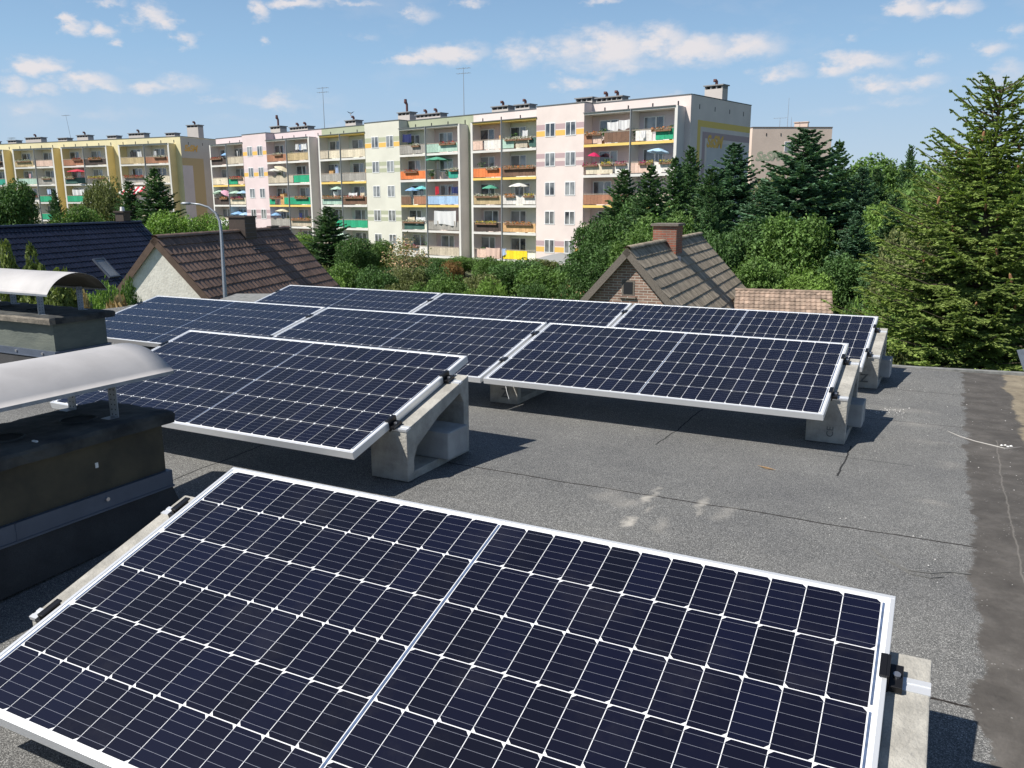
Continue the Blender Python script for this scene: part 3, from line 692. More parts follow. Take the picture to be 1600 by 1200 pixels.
# ---------------------------------------------------------------- tiled roofs and small houses
m_brown = mat('brown_roof_tile', (.150,.098,.075), .62, island=.22, var=.15, vscale=1.2, vdetail=7, bump=.002, bscale=40)
m_navy = mat('glazed_navy_tile', (.014,.016,.032), .34, spec=.5, island=.2, var=.15, vscale=1)
m_oldtile = mat('lichened_grey_tile', (.42,.345,.255), .9, island=.26, c2=(.20,.165,.12), vscale=4, vdetail=9, bump=.006, bscale=25, stretch=(3,.7,.7))
m_redtile = mat('faded_clay_tile', (.35,.255,.195), .85, island=.28, c2=(.22,.165,.125), vscale=2.5, vdetail=8, bump=.003, bscale=20)
m_bargeboard = mat('brown_bargeboard', (.11,.07,.05), .7, var=.15)
m_oldboard = mat('weathered_board', (.20,.175,.145), .9, c2=(.12,.10,.085), vscale=6, stretch=(1,6,6))
m_cream = mat('rough_cream_render', (.80,.765,.68), .95, c2=(.68,.645,.57), vscale=5, vdetail=9, bump=.01, bscale=14)
m_dark = mat('dark_metal', (.03,.03,.033), .45, .3)
def brick_mat(name, c1, c2, mortar, scale=1.0):
    m = bpy.data.materials.new(name); m.use_nodes = True; nt = m.node_tree; N = nt.nodes; Lk = nt.links; b = N['Principled BSDF']
    t = N.new('ShaderNodeTexCoord'); s = N.new('ShaderNodeSeparateXYZ'); Lk.new(t.outputs['Object'], s.inputs[0])
    ad = N.new('ShaderNodeMath'); ad.operation = 'ADD'; Lk.new(s.outputs[0], ad.inputs[0]); Lk.new(s.outputs[1], ad.inputs[1])
    cb = N.new('ShaderNodeCombineXYZ'); Lk.new(ad.outputs[0], cb.inputs[0]); Lk.new(s.outputs[2], cb.inputs[1])
    br = N.new('ShaderNodeTexBrick'); br.inputs['Scale'].default_value = scale; br.inputs['Brick Width'].default_value = .26; br.inputs['Row Height'].default_value = .078; br.inputs['Mortar Size'].default_value = .009
    br.inputs['Color1'].default_value = (*c1, 1); br.inputs['Color2'].default_value = (*c2, 1); br.inputs['Mortar'].default_value = (*mortar, 1); br.inputs['Bias'].default_value = -.1
    Lk.new(cb.outputs[0], br.inputs['Vector'])
    n = N.new('ShaderNodeTexNoise'); n.inputs['Scale'].default_value = 3; n.inputs['Detail'].default_value = 8; Lk.new(t.outputs['Object'], n.inputs['Vector'])
    mr = N.new('ShaderNodeMapRange'); mr.inputs[3].default_value = .6; mr.inputs[4].default_value = 1.4; Lk.new(n.outputs['Fac'], mr.inputs[0])
    mu = N.new('ShaderNodeVectorMath'); mu.operation = 'MULTIPLY'; Lk.new(br.outputs['Color'], mu.inputs[0]); Lk.new(mr.outputs[0], mu.inputs[1]); Lk.new(mu.outputs[0], b.inputs['Base Color'])
    b.inputs['Roughness'].default_value = .9; bp = N.new('ShaderNodeBump'); bp.inputs['Distance'].default_value = .006; bp.invert = True; Lk.new(br.outputs['Fac'], bp.inputs['Height']); Lk.new(bp.outputs[0], b.inputs['Normal'])
    return m
m_brick = brick_mat('brown_brick', (.33,.20,.15), (.21,.13,.10), (.56,.51,.44))
m_brickred = brick_mat('red_chimney_brick', (.33,.10,.06), (.20,.11,.08), (.26,.22,.18))

def tiles(parent, mname, m, x0, x1, ztop, slope, length, side, course, wave, amp, lift, rng, ridge=True):
    """tile courses on one roof side. local x = along ridge, local y = side*horizontal run, z up"""
    ca, sa = math.cos(slope), math.sin(slope); nc = max(1, int(round(length/course))); cr = length/nc
    V = []; Q = []
    nw = max(1, int(round((x1-x0)/wave))); per = 6 if amp > 0 else 1
    dn = np.array([0, side*ca, -sa]); up = np.array([0, side*sa, ca])
    prof = [0, .55, 1, .75, .15, 0]
    for c in range(nc):
        s0 = c*cr; s1 = (c+1)*cr + .012
        for w_ in range(nw):
            xa = x0+(x1-x0)*w_/nw; xb = x0+(x1-x0)*(w_+1)/nw; jit = rng.uniform(-.0035, .0035); js = rng.uniform(-.006, .006)
            base = len(V)
            for i in range(per+1):
                t = i/per; x = xa+(xb-xa)*t; a = amp*(prof[i % 6] if per > 1 else 0)
                for (s_, h) in ((s0, a*.6), (s1+js, a+lift+jit), (s1+js, 0.0)):
                    p = np.array([x, 0, ztop]) + dn*s_ + up*(h+.01); V.append(p)
            for i in range(per):
                o_ = base+i*3
                q1 = (o_, o_+1, o_+4, o_+3); q2 = (o_+1, o_+2, o_+5, o_+4)
                if side < 0: pass
                else: q1 = q1[::-1]; q2 = q2[::-1]
                Q.append(q1); Q.append(q2)
    me = np_mesh(mname, np.array(V), np.array(Q), [m]); return link(mname, me, parent)
def ridge_caps(parent, x0, x1, z, m, rng, r_=.10, step=.38):
    mb = MB(); nseg = int((x1-x0)/step); 
    for i in range(nseg):
        xa = x0+(x1-x0)*i/nseg; xb = x0+(x1-x0)*(i+1)/nseg+.03; k = 8
        for (xx, rr) in ((xa, r_*.88), (xb, r_)):
            for j in range(k+1):
                t = math.pi*j/k; mb.v.append((xx, rr*math.cos(t)*1.15, z-.03+rr*math.sin(t)*.9))
        o_ = len(mb.v)-2*(k+1)
        for j in range(k): mb.f.append((o_+j, o_+k+1+j, o_+k+2+j, o_+j+1)); mb.m.append(0)
        mb.f.append(tuple(o_+k+1+j for j in range(k+1))); mb.m.append(0)
    return mb.build('ridge_tiles', m, parent)
def house(label, cat, P0, P1, slope, length, m_tile, wallm, course, wave, amp, lift, board, name, over=.30, seed=1, gx=.20):
    rng = random.Random(seed)
    P0 = Vector(P0); P1 = Vector(P1); ax = Vector((P1.x-P0.x, P1.y-P0.y, 0)); Ln = ax.length; ax.normalize(); ay = Vector((-ax.y, ax.x, 0))
    e_ = empty(name, label, cat, frame((P0.x, P0.y, GZ), ax, ay, (0,0,1))); zr = (P0.z+P1.z)/2 - GZ
    ca, sa = math.cos(slope), math.sin(slope)
    mb = MB()                                   # roof deck
    for side in (-1, 1):
        a = Vector((0, 0, zr-.02)); dn = Vector((0, side*ca, -sa))*length; t = Vector((0, -side*sa, -ca))*.10
        mb.obox(a + Vector((.02,0,0)), (Ln-.04,0,0), dn, t)
    rf = mb.build('roof', board, e_)
    for side in (-1, 1): tiles(rf, 'tile_courses', m_tile, 0, Ln, zr, slope, length, side, course, wave, amp, lift, rng)
    ridge_caps(rf, 0, Ln, zr+.03, m_tile, rng, r_=.11)
    hw = length*ca - over; ze = zr - .12 - hw*math.tan(slope)
    mb = MB()
    prof = [(gx, -hw, 0), (gx, hw, 0), (gx, hw, ze), (gx, 0, zr-.14), (gx, -hw, ze)]
    mb.prism(prof, (0,0,0), (Ln-2*gx, 0, 0)); mb.build('wall', wallm, e_)
    for gx_ in (-.03, Ln+.0):                   # bargeboards at both gables
        for side in (-1, 1):
            mb = MB()
            a = Vector((gx_, 0, zr+.03)); dn = Vector((0, side*ca, -sa))*(length+.02); t = Vector((0, -side*sa, -ca))*.19
            mb.obox(a, (.03,0,0), dn, t); mb.build('bargeboard', board, e_)
    return e_, zr, Ln, gx
# brown tiled house
e_, zr, Ln, gx = house('white gable house with brown wave-tiled roof behind the street lamp', 'house', at(241,371,25), at(449,357,34), R(48), 4.8, m_brown, m_cream, .34, .26, .035, .020, m_bargeboard, 'brown_roofed_house', seed=2, gx=.08)
def chimney(parent, x, y, sx, sy, z0, z1, m, mcap, cap=.06, capt=.09, flash=None):
    mb = MB(); mb.box(x-sx/2, x+sx/2, y-sy/2, y+sy/2, z0, z1); c_ = mb.build('chimney', m, parent)
    mb = MB(); mb.box(x-sx/2-cap, x+sx/2+cap, y-sy/2-cap, y+sy/2+cap, z1, z1+capt); mb.build('chimney_cap', mcap, c_)
    return c_
m_slate = mat('brown_cladding', (.075,.055,.045), .7, var=.15, vscale=20)
chimney(e_, 5.6, .02, .85, .62, zr-1.4, zr+.50, m_slate, m_slate, .03, .05)
mb = MB()
for k in range(9): mb.box(5.16, 6.04, -.335, -.312, zr-1.0+k*.16, zr-.99+k*.16)
mb.box(5.0, 6.2, -.62, -.36, zr-.62, zr-.60)
mb.build('lead_flashing', m_flash, e_)
mb = MB(); mb.box(7.6, 8.3, -.12, .06, zr+.05, zr+.13); mb.build('vent_tile', m_slate, e_)
# navy house
e_, zr, Ln, gx = house('house with glossy navy tiled roof and a skylight, left of the brown roof', 'house', at(-95,359,34.5), at(219,347,47), R(46), 7.5, m_navy, m_cream, .34, .26, .036, .022, m_dark, 'navy_roofed_house', seed=3)
x_ = Ln*.955
chimney(e_, x_-.5, .25, .62, .5, zr-.8, zr+.55, m_slate, m_slate, .06, .08)
mb = MB(); mb.tube([(x_-.5,.25,zr+.63),(x_-.5,.25,zr+.85)], [.13,.10], 12); mb.build('flue_pipe', m_white, e_)
# skylight placed on the right slope (local y negative)
def roof_pt(e_, px, py, slope, zr, side):
    inv = e_.matrix_world.inverted(); o = inv @ CAM; d = (inv.to_3x3() @ ray(px, py)); ca, sa = math.cos(slope), math.sin(slope)
    n_ = Vector((0, side*sa, ca)); t = (Vector((0,0,zr))-o).dot(n_)/d.dot(n_); return o+d*t
bpy.context.view_layer.update()
def skylight(e_, px, py, slope, zr, side, wx, ls):
    p = roof_pt(e_, px, py, slope, zr, side); ca, sa = math.cos(slope), math.sin(slope)
    dn = Vector((0, side*ca, -sa)); n_ = Vector((0, side*sa, ca)); ex = Vector((1,0,0)); o_ = p - ex*wx/2 - dn*ls/2
    mb = MB(); t = .07
    mb.obox(o_, ex*wx, dn*t, n_*.12); mb.obox(o_+dn*(ls-t), ex*wx, dn*t, n_*.12); mb.obox(o_+dn*t, ex*t, dn*(ls-2*t), n_*.12); mb.obox(o_+dn*t+ex*(wx-t), ex*t, dn*(ls-2*t), n_*.12)
    f_ = mb.build('skylight', m_flash, e_); mb = MB(); mb.obox(o_+dn*t+ex*t, ex*(wx-2*t), dn*(ls-2*t), n_*.09); mb.build('pane', m_glass, f_)
skylight(e_, 165, 420, R(46), zr, -1, .8, 1.25)
# small brick house
e_, zr, Ln, gx = house('small brick gable house with lichened grey roof, in front of the dark spruces', 'house', at(980,389,24), at(1094,366,34.6), R(48), 4.8, m_oldtile, m_brick, .36, .20, .010, .024, m_oldboard, 'brick_house', seed=4)
bpy.context.view_layer.update()
brick = e_
chimney(e_, 5.3, -.03, 1.05, .80, zr-1.3, zr+.52, m_brickred, m_oldboard, .07, .08)
mb = MB(); mb.box(4.74, 4.77, -.62, -.42, zr-.72, zr-.48); mb.build('lead_flashing', m_flash, e_)
inv = e_.matrix_world.inverted(); o = inv @ CAM; d = inv.to_3x3() @ ray(981.5, 450); t = (gx-o.x)/d.x; p = o+d*t
mb = MB(); mb.box(gx-.012, gx+.05, p.y-.19, p.y+.19, p.z-.23, p.z+.23); wf = mb.build('window', m_oldboard, e_)
mb = MB(); mb.box(gx-.02, gx-.013, p.y-.135, p.y+.135, p.z-.175, p.z+.175); mb.build('pane', m_dark, wf)
mb = MB(); mb.box(gx-.06, gx+.02, p.y-.24, p.y+.24, p.z-.29, p.z-.235); mb.build('sill', m_brick, wf)
# annex with faded clay tiles, roof facing the camera
A0 = at(1150,450,30.5); A1 = at(1300,456.5,29.6)
ax = Vector((A0.x-A1.x, A0.y-A1.y, 0)); Ln = ax.length; ax.normalize(); ay = Vector((-ax.y, ax.x, 0))
e_ = empty('annex', 'low shed with faded pinkish clay tiles, beside the brick gable house', 'shed', frame((A1.x, A1.y, GZ), ax, ay, (0,0,1))); zr = A1.z-GZ
rng = random.Random(9); sl = R(30)
mb = MB()
for side in (-1, 1):
    mb.obox(Vector((.02,0,zr-.02)), (Ln,0,0), Vector((0, side*math.cos(sl), -math.sin(sl)))*2.6, Vector((0,-side*math.sin(sl),-math.cos(sl)))*.08)
rf = mb.build('roof', m_oldboard, e_)
for side in (-1, 1): tiles(rf, 'tile_courses', m_redtile, 0, Ln, zr, sl, 2.6, side, .21, .17, .022, .02, rng)
ridge_caps(rf, 0, Ln, zr+.02, m_redtile, rng, .08, .3)
mb = MB(); hw = 2.6*math.cos(sl)-.2; mb.prism([(.1,-hw,0),(.1,hw,0),(.1,hw,zr-1.3),(.1,0,zr-.1),(.1,-hw,zr-1.3)], (0,0,0), (Ln-.2,0,0)); mb.build('wall', m_brick, e_)
# grey flat shed roof seen between the two back rows
p = at(362,470,15); mb = MB(); mb.box(0, 1.5, -.5, 1.2, 0, .10); o_ = mb.build('flat_roof', m_felt)
e_ = empty('garage', 'low garage with flat grey roof at the foot of the brown house', 'garage', frame((p.x, p.y, GZ), _r0, _u0.cross(_r0).normalized()*-1 if False else Vector((-_r0.y,_r0.x,0)), (0,0,1)))
o_.parent = e_; o_.location = (-.3, 0, p.z-GZ-.1)
mb = MB(); mb.box(-.2, 1.1, -.4, 1.1, 0, p.z-GZ-.1); mb.build('wall', m_render, e_)

# ---------------------------------------------------------------- street lamp
p = at(352,470,22); base = Vector((p.x, p.y, GZ))
e_ = empty('street_lamp', 'galvanised street lamp with curved arm rising before the brown tiled roof', 'street lamp', base)
inv_r = Vector((_r0.x, _r0.y, 0)); top = at(345,345,22); 
def q_(px, py): v = at(px, py, 22) - base; return v
pts = [Vector((0,0,0)), Vector((0,0,3.0)), q_(348,400), q_(345.5,362), q_(343,345), q_(337,333), q_(326,324), q_(312,319.5), q_(298,318)]
mb = MB(); mb.tube(pts, [.075,.065,.045,.04,.036,.032,.030,.028,.026], 12); mb.build('pole', m_galv, e_, smooth=True)
mb = MB(); h0, h1 = q_(299,318), q_(283,318); mb.tube([h0, h0.lerp(h1,.25), h0.lerp(h1,.8), h1], [.03,.075,.085,.03], 12)
for i, v in enumerate(mb.v): mb.v[i] = (v[0], v[1], h0.z+(v[2]-h0.z)*.5)
mb.build('lamp_head', m_galv, e_, smooth=True)

# ---------------------------------------------------------------- apartment blocks
def flat(p): return Vector((p.x, p.y, 0))
def s_on(P0, dr, px):
    o = flat(CAM); d = flat(ray(px, 315)); den = d.x*dr.y - d.y*dr.x
    w = P0 - o; t = (w.x*dr.y - w.y*dr.x)/den; return (o + d*t - P0).dot(dr)
def wallmat(name, c, dirt=.07): return mat(name, c, .93, c2=tuple(x*(1-dirt*1.6) for x in c), vscale=.35, vdetail=10, bump=.004, bscale=5)
m_pink = wallmat('pale_pink_render', (.74,.61,.61)); m_lilac = wallmat('lilac_render', (.63,.535,.555)); m_mint = wallmat('pale_green_render', (.69,.675,.585)); m_peach = wallmat('pale_peach_render', (.78,.67,.625))
m_sage = wallmat('sage_render', (.40,.43,.30)); m_greypk = wallmat('grey_pink_render', (.70,.64,.62)); m_greyw = wallmat('grey_render_light', (.66,.65,.61))
m_rosein = wallmat('rose_loggia', (.70,.56,.53)); m_mintin = wallmat('mint_loggia', (.70,.72,.63)); m_creamin = wallmat('cream_loggia', (.78,.72,.60)); m_lilin = wallmat('lilac_loggia', (.69,.61,.64))
m_yel = wallmat('yellow_render', (.76,.63,.33)); m_paley = wallmat('pale_yellow_render', (.78,.69,.42)); m_slabw = wallmat('white_slab_edge', (.72,.70,.66)); m_ochre = mat('ochre_band', (.80,.47,.12), .8); m_yelf = mat('yellow_band', (.80,.56,.16), .8)
m_mauve = mat('mauve_band', (.47,.34,.35), .85); m_greenband = mat('green_band', (.42,.44,.31), .85); m_coping = mat('roof_coping', (.13,.14,.15), .6); m_flatroof = mat('roofing_felt', (.10,.10,.10), .9)
m_poleg = mat('grey_downpipe', (.33,.34,.35), .5, .3); m_frameW = m_pvc
RC = {'green':(.02,.33,.17),'brown':(.17,.095,.06),'dbrown':(.07,.05,.042),'beige':(.50,.43,.33),'cream':(.66,.58,.44),'grey':(.33,.31,.28),'orange':(.72,.20,.06),'mint':(.38,.53,.44),'blue':(.35,.50,.70),'tan':(.47,.36,.20),
 'white':(.72,.68,.63),'dgreen':(.05,.12,.10),'rust':(.36,.17,.10),'peach':(.66,.47,.38),'yellow':(.85,.62,.02),'stripe':(.62,.38,.18),'teal':(.03,.30,.22)}
RM = {k: mat('railing_'+k, v, .75, island=.13, var=.1, vscale=5) for k, v in RC.items()}
m_rail = mat('handrail', (.40,.34,.27), .6)
ZF = [6.3-2.8*i for i in range(5)]            # floor levels, top storey first
def window(parent, x0, x1, z0, z1, y, tilt=0):
    mb = MB(); f = .07
    mb.box(x0, x1, y-.06, y+.012, z0, z0+f); mb.box(x0, x1, y-.06, y+.012, z1-f, z1); mb.box(x0, x0+f, y-.06, y+.012, z0+f, z1-f); mb.box(x1-f, x1, y-.06, y+.012, z0+f, z1-f)
    xm = (x0+x1)/2; mb.box(xm-.045, xm+.045, y-.06, y+.014, z0+f, z1-f)
    w_ = mb.build('window', m_frameW, parent)
    mb = MB(); mb.box(x0+f, x1-f, y-.05, y-.02, z0+f, z1-f); mb.build('pane', m_glass, w_)
    return w_
def block(name, label, P0, dirL, zoff, bays, gaps, towers, ends, rail, sec_of, tint_in, yellow_slabs, length, depth, side_m, wall_ms, tower_ms, tower_bands, fin_m, top=10.15, nfl=5):
    """bays: (x0,x1) loggia pairs' single bays; local x = to the left along the facade, y = out to the viewer"""
    out = Vector((0,0,1)).cross(dirL)
    e_ = empty(name, label, 'apartment block', frame((P0.x, P0.y, zoff), dirL, out, (0,0,1)))
    H = top; D = 1.3
    for (x0, x1, m_) in wall_ms:                # main body by painted section
        mb = MB(); mb.box(x0, x1, -D-depth, -D, GZ-zoff, H); mb.build('wall', m_, e_)
        mb = MB(); mb.box(x0-.0, x1+.0, -D-.32, -D+.05, H, H+.07); mb.build('coping', m_coping, e_)
    x0, x1 = wall_ms[0][0], wall_ms[-1][1]
    mb = MB(); mb.box(x0, x1, -D-depth, -D-.32, H-.004, H+.02); mb.box(x0-.04, x0+.28, -D-depth-.04, -D-.32, H+.021, H+.075); mb.build('roof', [m_coping], e_)
    mb = MB()
    for k in range(int((x1-x0)/2.6)):           # small attic vents under the parapet
        mb.box(x0+1.2+k*2.6, x0+1.32+k*2.6, -D+.001, -D+.03, H-.85, H-.45)
    for k in range(4): mb.box(x0-.02, x0-.001, -D-1.6-k*2.9, -D-1.5-k*2.9, H-1.1, H-.7)
    mb.build('attic_vents', m_dark, e_)
    for ti, (x0, x1) in enumerate(towers):      # stair towers with paired windows
        mb = MB(); mb.box(x0, x1, -D-.02, .02, GZ-zoff, H-.001); tw = mb.build('stair_tower', tower_ms[ti], e_)
        mb = MB(); mb.box(x0-.05, x1+.05, -D+.06, .07, H+.0, H+.08); mb.build('coping', m_coping, tw)
        w_ = (x1-x0); c1, c2 = x0+w_*.27, x0+w_*.70
        for i in range(nfl):
            zc = ZF[i]+1.57
            for c in (c1, c2):
                mb = MB(); mb.box(c-.72, c+.72, .021, .028, zc-.72, zc+.72); mb.box(c-.72, c+.72, .028, .12, zc-.74, zc-.66)
                window(e_, c-.62, c+.62, zc-.63, zc+.68, .045)
        for (i, kind) in tower_bands[ti]:
            zc = ZF[i]+1.57
            segs = [(x0+.01, c1-.66), (c1+.66, c2-.66), (c2+.66, x1-.01)]
            cols = {'o': ((m_ochre, -.55, -.05), (m_mauve, .05, .55)), 'm': ((m_mauve, -.6, -.15), (m_mauve, .15, .6)), 'g': ((m_greenband, -.6, -.15), (m_greenband, .15, .6)), 'og': ((m_ochre, -.55, -.05), (m_greenband, .05, .55)), 'ol': ((m_ochre, -.5, 0), (m_lilac, .1, .5))}[kind]
            if kind != 'x':
                for (m_, za, zb) in cols:
                    [MB().box(a, b, .02, .026, zc+za, zc+zb).build('painted_band', m_, tw) for a, b in segs]
    for gi, (x0, x1) in enumerate(ends):         # solid fins beside loggias, white front edge
        mb = MB(); mb.box(x0, x1, -D, .03, GZ-zoff, 9.16); f_ = mb.build('fin_wall', fin_m[gi], e_)
        mb = MB(); mb.box(x0-.003, x1+.003, .031, .05, GZ-zoff, 9.2); mb.build('fin_edge', m_slabw, f_)
    for bi, (x0, x1) in enumerate(bays):
        inn = tint_in[bi]
        sec = sec_of[bi]
        # roof over the top loggia
        mb = MB(); mb.box(x0, x1, -D, .06, 9.0, 9.16); mb.build('loggia_roof', m_slabw if not yellow_slabs.get((bi, 0)) else m_yelf, e_)
        mb = MB(); mb.box(x0-.05, x1+.05, -D+.001, .16, 9.161, 9.23); mb.build('loggia_gutter', m_coping, e_)
        for i in range(nfl):
            z = ZF[i]
            mb = MB(); mb.box(x0, x1, -D, .02, z-.16, z); bal = mb.build('balcony', m_slabw, e_)
            mb = MB(); mb.box(x0, x1, .021, .055, z-.22, z+.02); mb.build('slab_edge', m_yelf if yellow_slabs.get((bi, i+1)) else m_slabw, bal)
            # back wall lining
            mb = MB(); mb.box(x0+.001, x1-.001, -D-.001, -D+.03, z, z+2.64); mb.build('loggia_lining', inn, bal)
            # door and window in one opening
            rr = random.Random(bi*10+i+(3 if nfl == 5 else 77)); xm = x0+(x1-x0)*(.5 if rr.random() < .5 else .62); y = -D+.035
            mb = MB(); f = .07; dx = .42
            for (a, b, za, zb) in ((xm-dx, xm+dx, z+.08, z+2.25), (xm+dx+.0, xm+dx+1.25, z+.85, z+2.25)):
                mb.box(a, b, y, y+.05, za, za+f); mb.box(a, b, y, y+.05, zb-f, zb); mb.box(a, a+f, y, y+.05, za+f, zb-f); mb.box(b-f, b, y, y+.05, za+f, zb-f)
            w_ = mb.build('balcony_door', m_frameW, bal)
            mb = MB(); mb.box(xm-dx+f, xm+dx-f, y-.002, y+.02, z+.15, z+2.18); mb.box(xm+dx+f, xm+dx+1.25-f, y-.002, y+.02, z+.92, z+2.18); mb.build('pane', m_glass, w_)
            # railing in boards
            kinds = rail[bi][i]
            if kinds:
                if isinstance(kinds, str): kinds = [(kinds, 0, 1)]
                for (kk, fa, fb) in kinds:
                    a, b = x0+.05+(x1-x0-.1)*fa, x0+.05+(x1-x0-.1)*fb; mb = MB(); nb = max(2, int((b-a)/.42))
                    for q in range(nb): mb.box(a+(b-a)*q/nb+.008, a+(b-a)*(q+1)/nb-.008, .022+.004*(q % 2), .045+.004*(q % 2), z+.10, z+.98)
                    mb.build('railing_panel', RM[kk], bal)
            mb = MB(); mb.box(x0+.02, x1-.02, .0, .06, z+1.02, z+1.08)
            for q in range(5): xx = x0+.06+(x1-x0-.12)*q/4; mb.box(xx-.02, xx+.02, .0, .021, z, z+1.02)
            mb.build('handrail', m_rail, bal)
    return e_
# main block
Pa = at(1054,315,73.9); Pb = at(334,315,122.8); P0 = flat(Pa); dL = (flat(Pb)-P0).normalized()
S = lambda px: s_on(P0, dL, px)
s = {k: S(k) for k in (983,911,838,785,737,720,668,627,574,536,502,488,453,421.5,385,360,334)}
fin = .28
bays = [(fin, s[983]-.05), (s[983]+.05, s[911]), (s[838], s[785]-.05), (s[785]+.05, s[737]-fin), (s[720]+fin, s[668]-.05), (s[668]+.05, s[627]), (s[574], s[536]-.05), (s[536]+.05, s[502]-fin), (s[488]+fin, s[453]-.05), (s[453]+.05, s[421.5]), (s[385], s[360]-.05), (s[360]+.05, s[334]-fin)]
ends = [(0, fin), (s[737]-fin, s[737]), (s[720], s[720]+fin), (s[502]-fin, s[502]), (s[488], s[488]+fin), (s[334]-fin, s[334])]
towers = [(s[911], s[838]), (s[627], s[574]), (s[421.5], s[385])]
mid1 = (s[737]+s[720])/2; mid2 = (s[502]+s[488])/2
rail = [[[('green',0,.42),('white',.5,.9)], [('white',0,.45),('peach',.5,1)], 'beige', 'brown', 'beige'],
 [[('brown',0,.55),('peach',.6,.8),('rust',.82,1)], [('white',0,.3),('cream',.35,.95)], 'rust', 'beige', 'beige'],
 [[('dgreen',.0,.2),('beige',.25,.6),('mint',.65,1)], 'brown', 'white', 'stripe', [('yellow',.25,1)]],
 [[('white',0,.6),('peach',.65,1)], 'orange', 'tan', 'dbrown', [('peach',0,.9)]],
 ['mint', [('teal',0,.3)], 'blue', 'grey', 'beige'],
 ['grey', 'orange', [('rust',0,.5),('brown',.6,1)], [('dgreen',.1,.9)], 'white'],
 ['cream', 'grey', 'brown', 'green', 'peach'], [[('cream',.0,.55),('beige',.6,1)], 'grey', 'mint', [('green',0,.55),('beige',.6,1)], 'beige'],
 ['tan', [('green',0,.75),('beige',.78,1)], 'green', 'beige', 'white'], ['rust', 'beige', [('green',0,.25),('green',.72,1)], 'grey', 'white'],
 ['beige', [('peach',0,.4),('green',.45,1)], 'cream', 'white', 'white'], ['dbrown', 'cream', 'dbrown', 'beige', 'white']]
ys = {(0,1):1,(1,1):1,(0,3):1,(1,3):1,(2,0):1,(3,0):1,(2,2):1,(3,2):1,(4,3):1,(5,3):1,(6,0):1,(7,0):1,(6,2):1,(7,2):1,(8,3):1,(9,3):1,(10,2):1,(11,2):1}
tin = [m_lilin, m_rosein, m_mintin, m_rosein, m_rosein, m_mintin, m_mintin, m_mintin, m_rosein, m_lilin, m_rosein, m_rosein]
xR = -.52
main = block('apartment_block', 'long five-storey pink and pale green apartment block with coloured balconies', P0, dL, 0, bays, None, towers, ends, rail, [0]*12, tin, ys, s[334], 11.9, m_peach,
   [(xR, mid1, m_peach), (mid1, mid2, m_sage), (mid2, s[334]+.4, m_pink)], [m_peach, m_mint, m_pink],
   [[(0,'o'),(1,'m'),(4,'o')], [(0,'og'),(1,'g'),(3,'g')], [(0,'ol'),(1,'ol'),(3,'m')]], [m_greypk, m_greypk, m_greyw, m_greyw, m_greypk, m_greypk])
# downpipes / divider posts
def posts(e_, xs_, mname='downpipe'):
    for x in xs_:
        mb = MB(); mb.box(x-.05, x+.05, -1.3, .06, GZ, 9.16); mb.build('divider_wall', m_slabw, e_)
        mb = MB(); mb.tube([(x, .13, GZ), (x, .13, 9.2)], .06, 8); mb.build(mname, m_poleg, e_)
posts(main, [s[983], s[785], s[668], s[536], s[453], s[360]])
# painted frame and lettering on the end wall (local x = xR plane, facing -x)
def on_end(e_, xpl, px, py):
    inv = e_.matrix_world.inverted(); o = inv @ CAM; d = inv.to_3x3() @ ray(px, py); t = (xpl-o.x)/d.x; return o+d*t
bpy.context.view_layer.update()
def end_mark(e_, xpl, bands, panel, word, wpx, m_word, size):
    mb_all = []
    for (m_, pts) in bands:
        mb = MB(); P_ = [on_end(e_, xpl, *p) for p in pts]; mb.prism([Vector((xpl, p.y, p.z)) for p in P_], (-.001,0,0), (-.006,0,0)); mb.build('painted_band', m_, e_)
    if word:
        p0 = on_end(e_, xpl, *wpx); me = text_mesh(word, size, .004, .28, size*.045, 'wall_lettering'); me.materials.append(m_word)
        t = link('wall_lettering', me, e_); t.matrix_local = frame((xpl-.012, p0.y, p0.z), (0,-1,0), (0,0,1), (-1,0,0))
def bandrect(e_, xpl, m_, y0, y1, z0, z1, dx=.006):
    mb = MB(); mb.box(xpl-dx, xpl-.001, y0, y1, z0, z1); mb.build('painted_band', m_, e_)
a = on_end(main, xR, 1090.5, 187); b = on_end(main, xR, 1163, 195)
zt = a.z; yl = a.y; yr = -1.3-11.9+.02
m_panelg = wallmat('panel_grey', (.64,.60,.60))
bandrect(main, xR, m_yelf, yr, yl, zt-.55, zt); bandrect(main, xR, m_yelf, yl-.55, yl, -5, zt-.55)
bandrect(main, xR, m_mauve, yr, yl-.95, zt-1.5, zt-.95); bandrect(main, xR, m_mauve, yl-1.5, yl-.95, -5, zt-1.5); bandrect(main, xR, m_panelg, yr, yl-1.85, -5, zt-1.85)
end_mark(main, xR, [], None, 'SsSM', (1103.5, 229), m_ochre, 1.45)
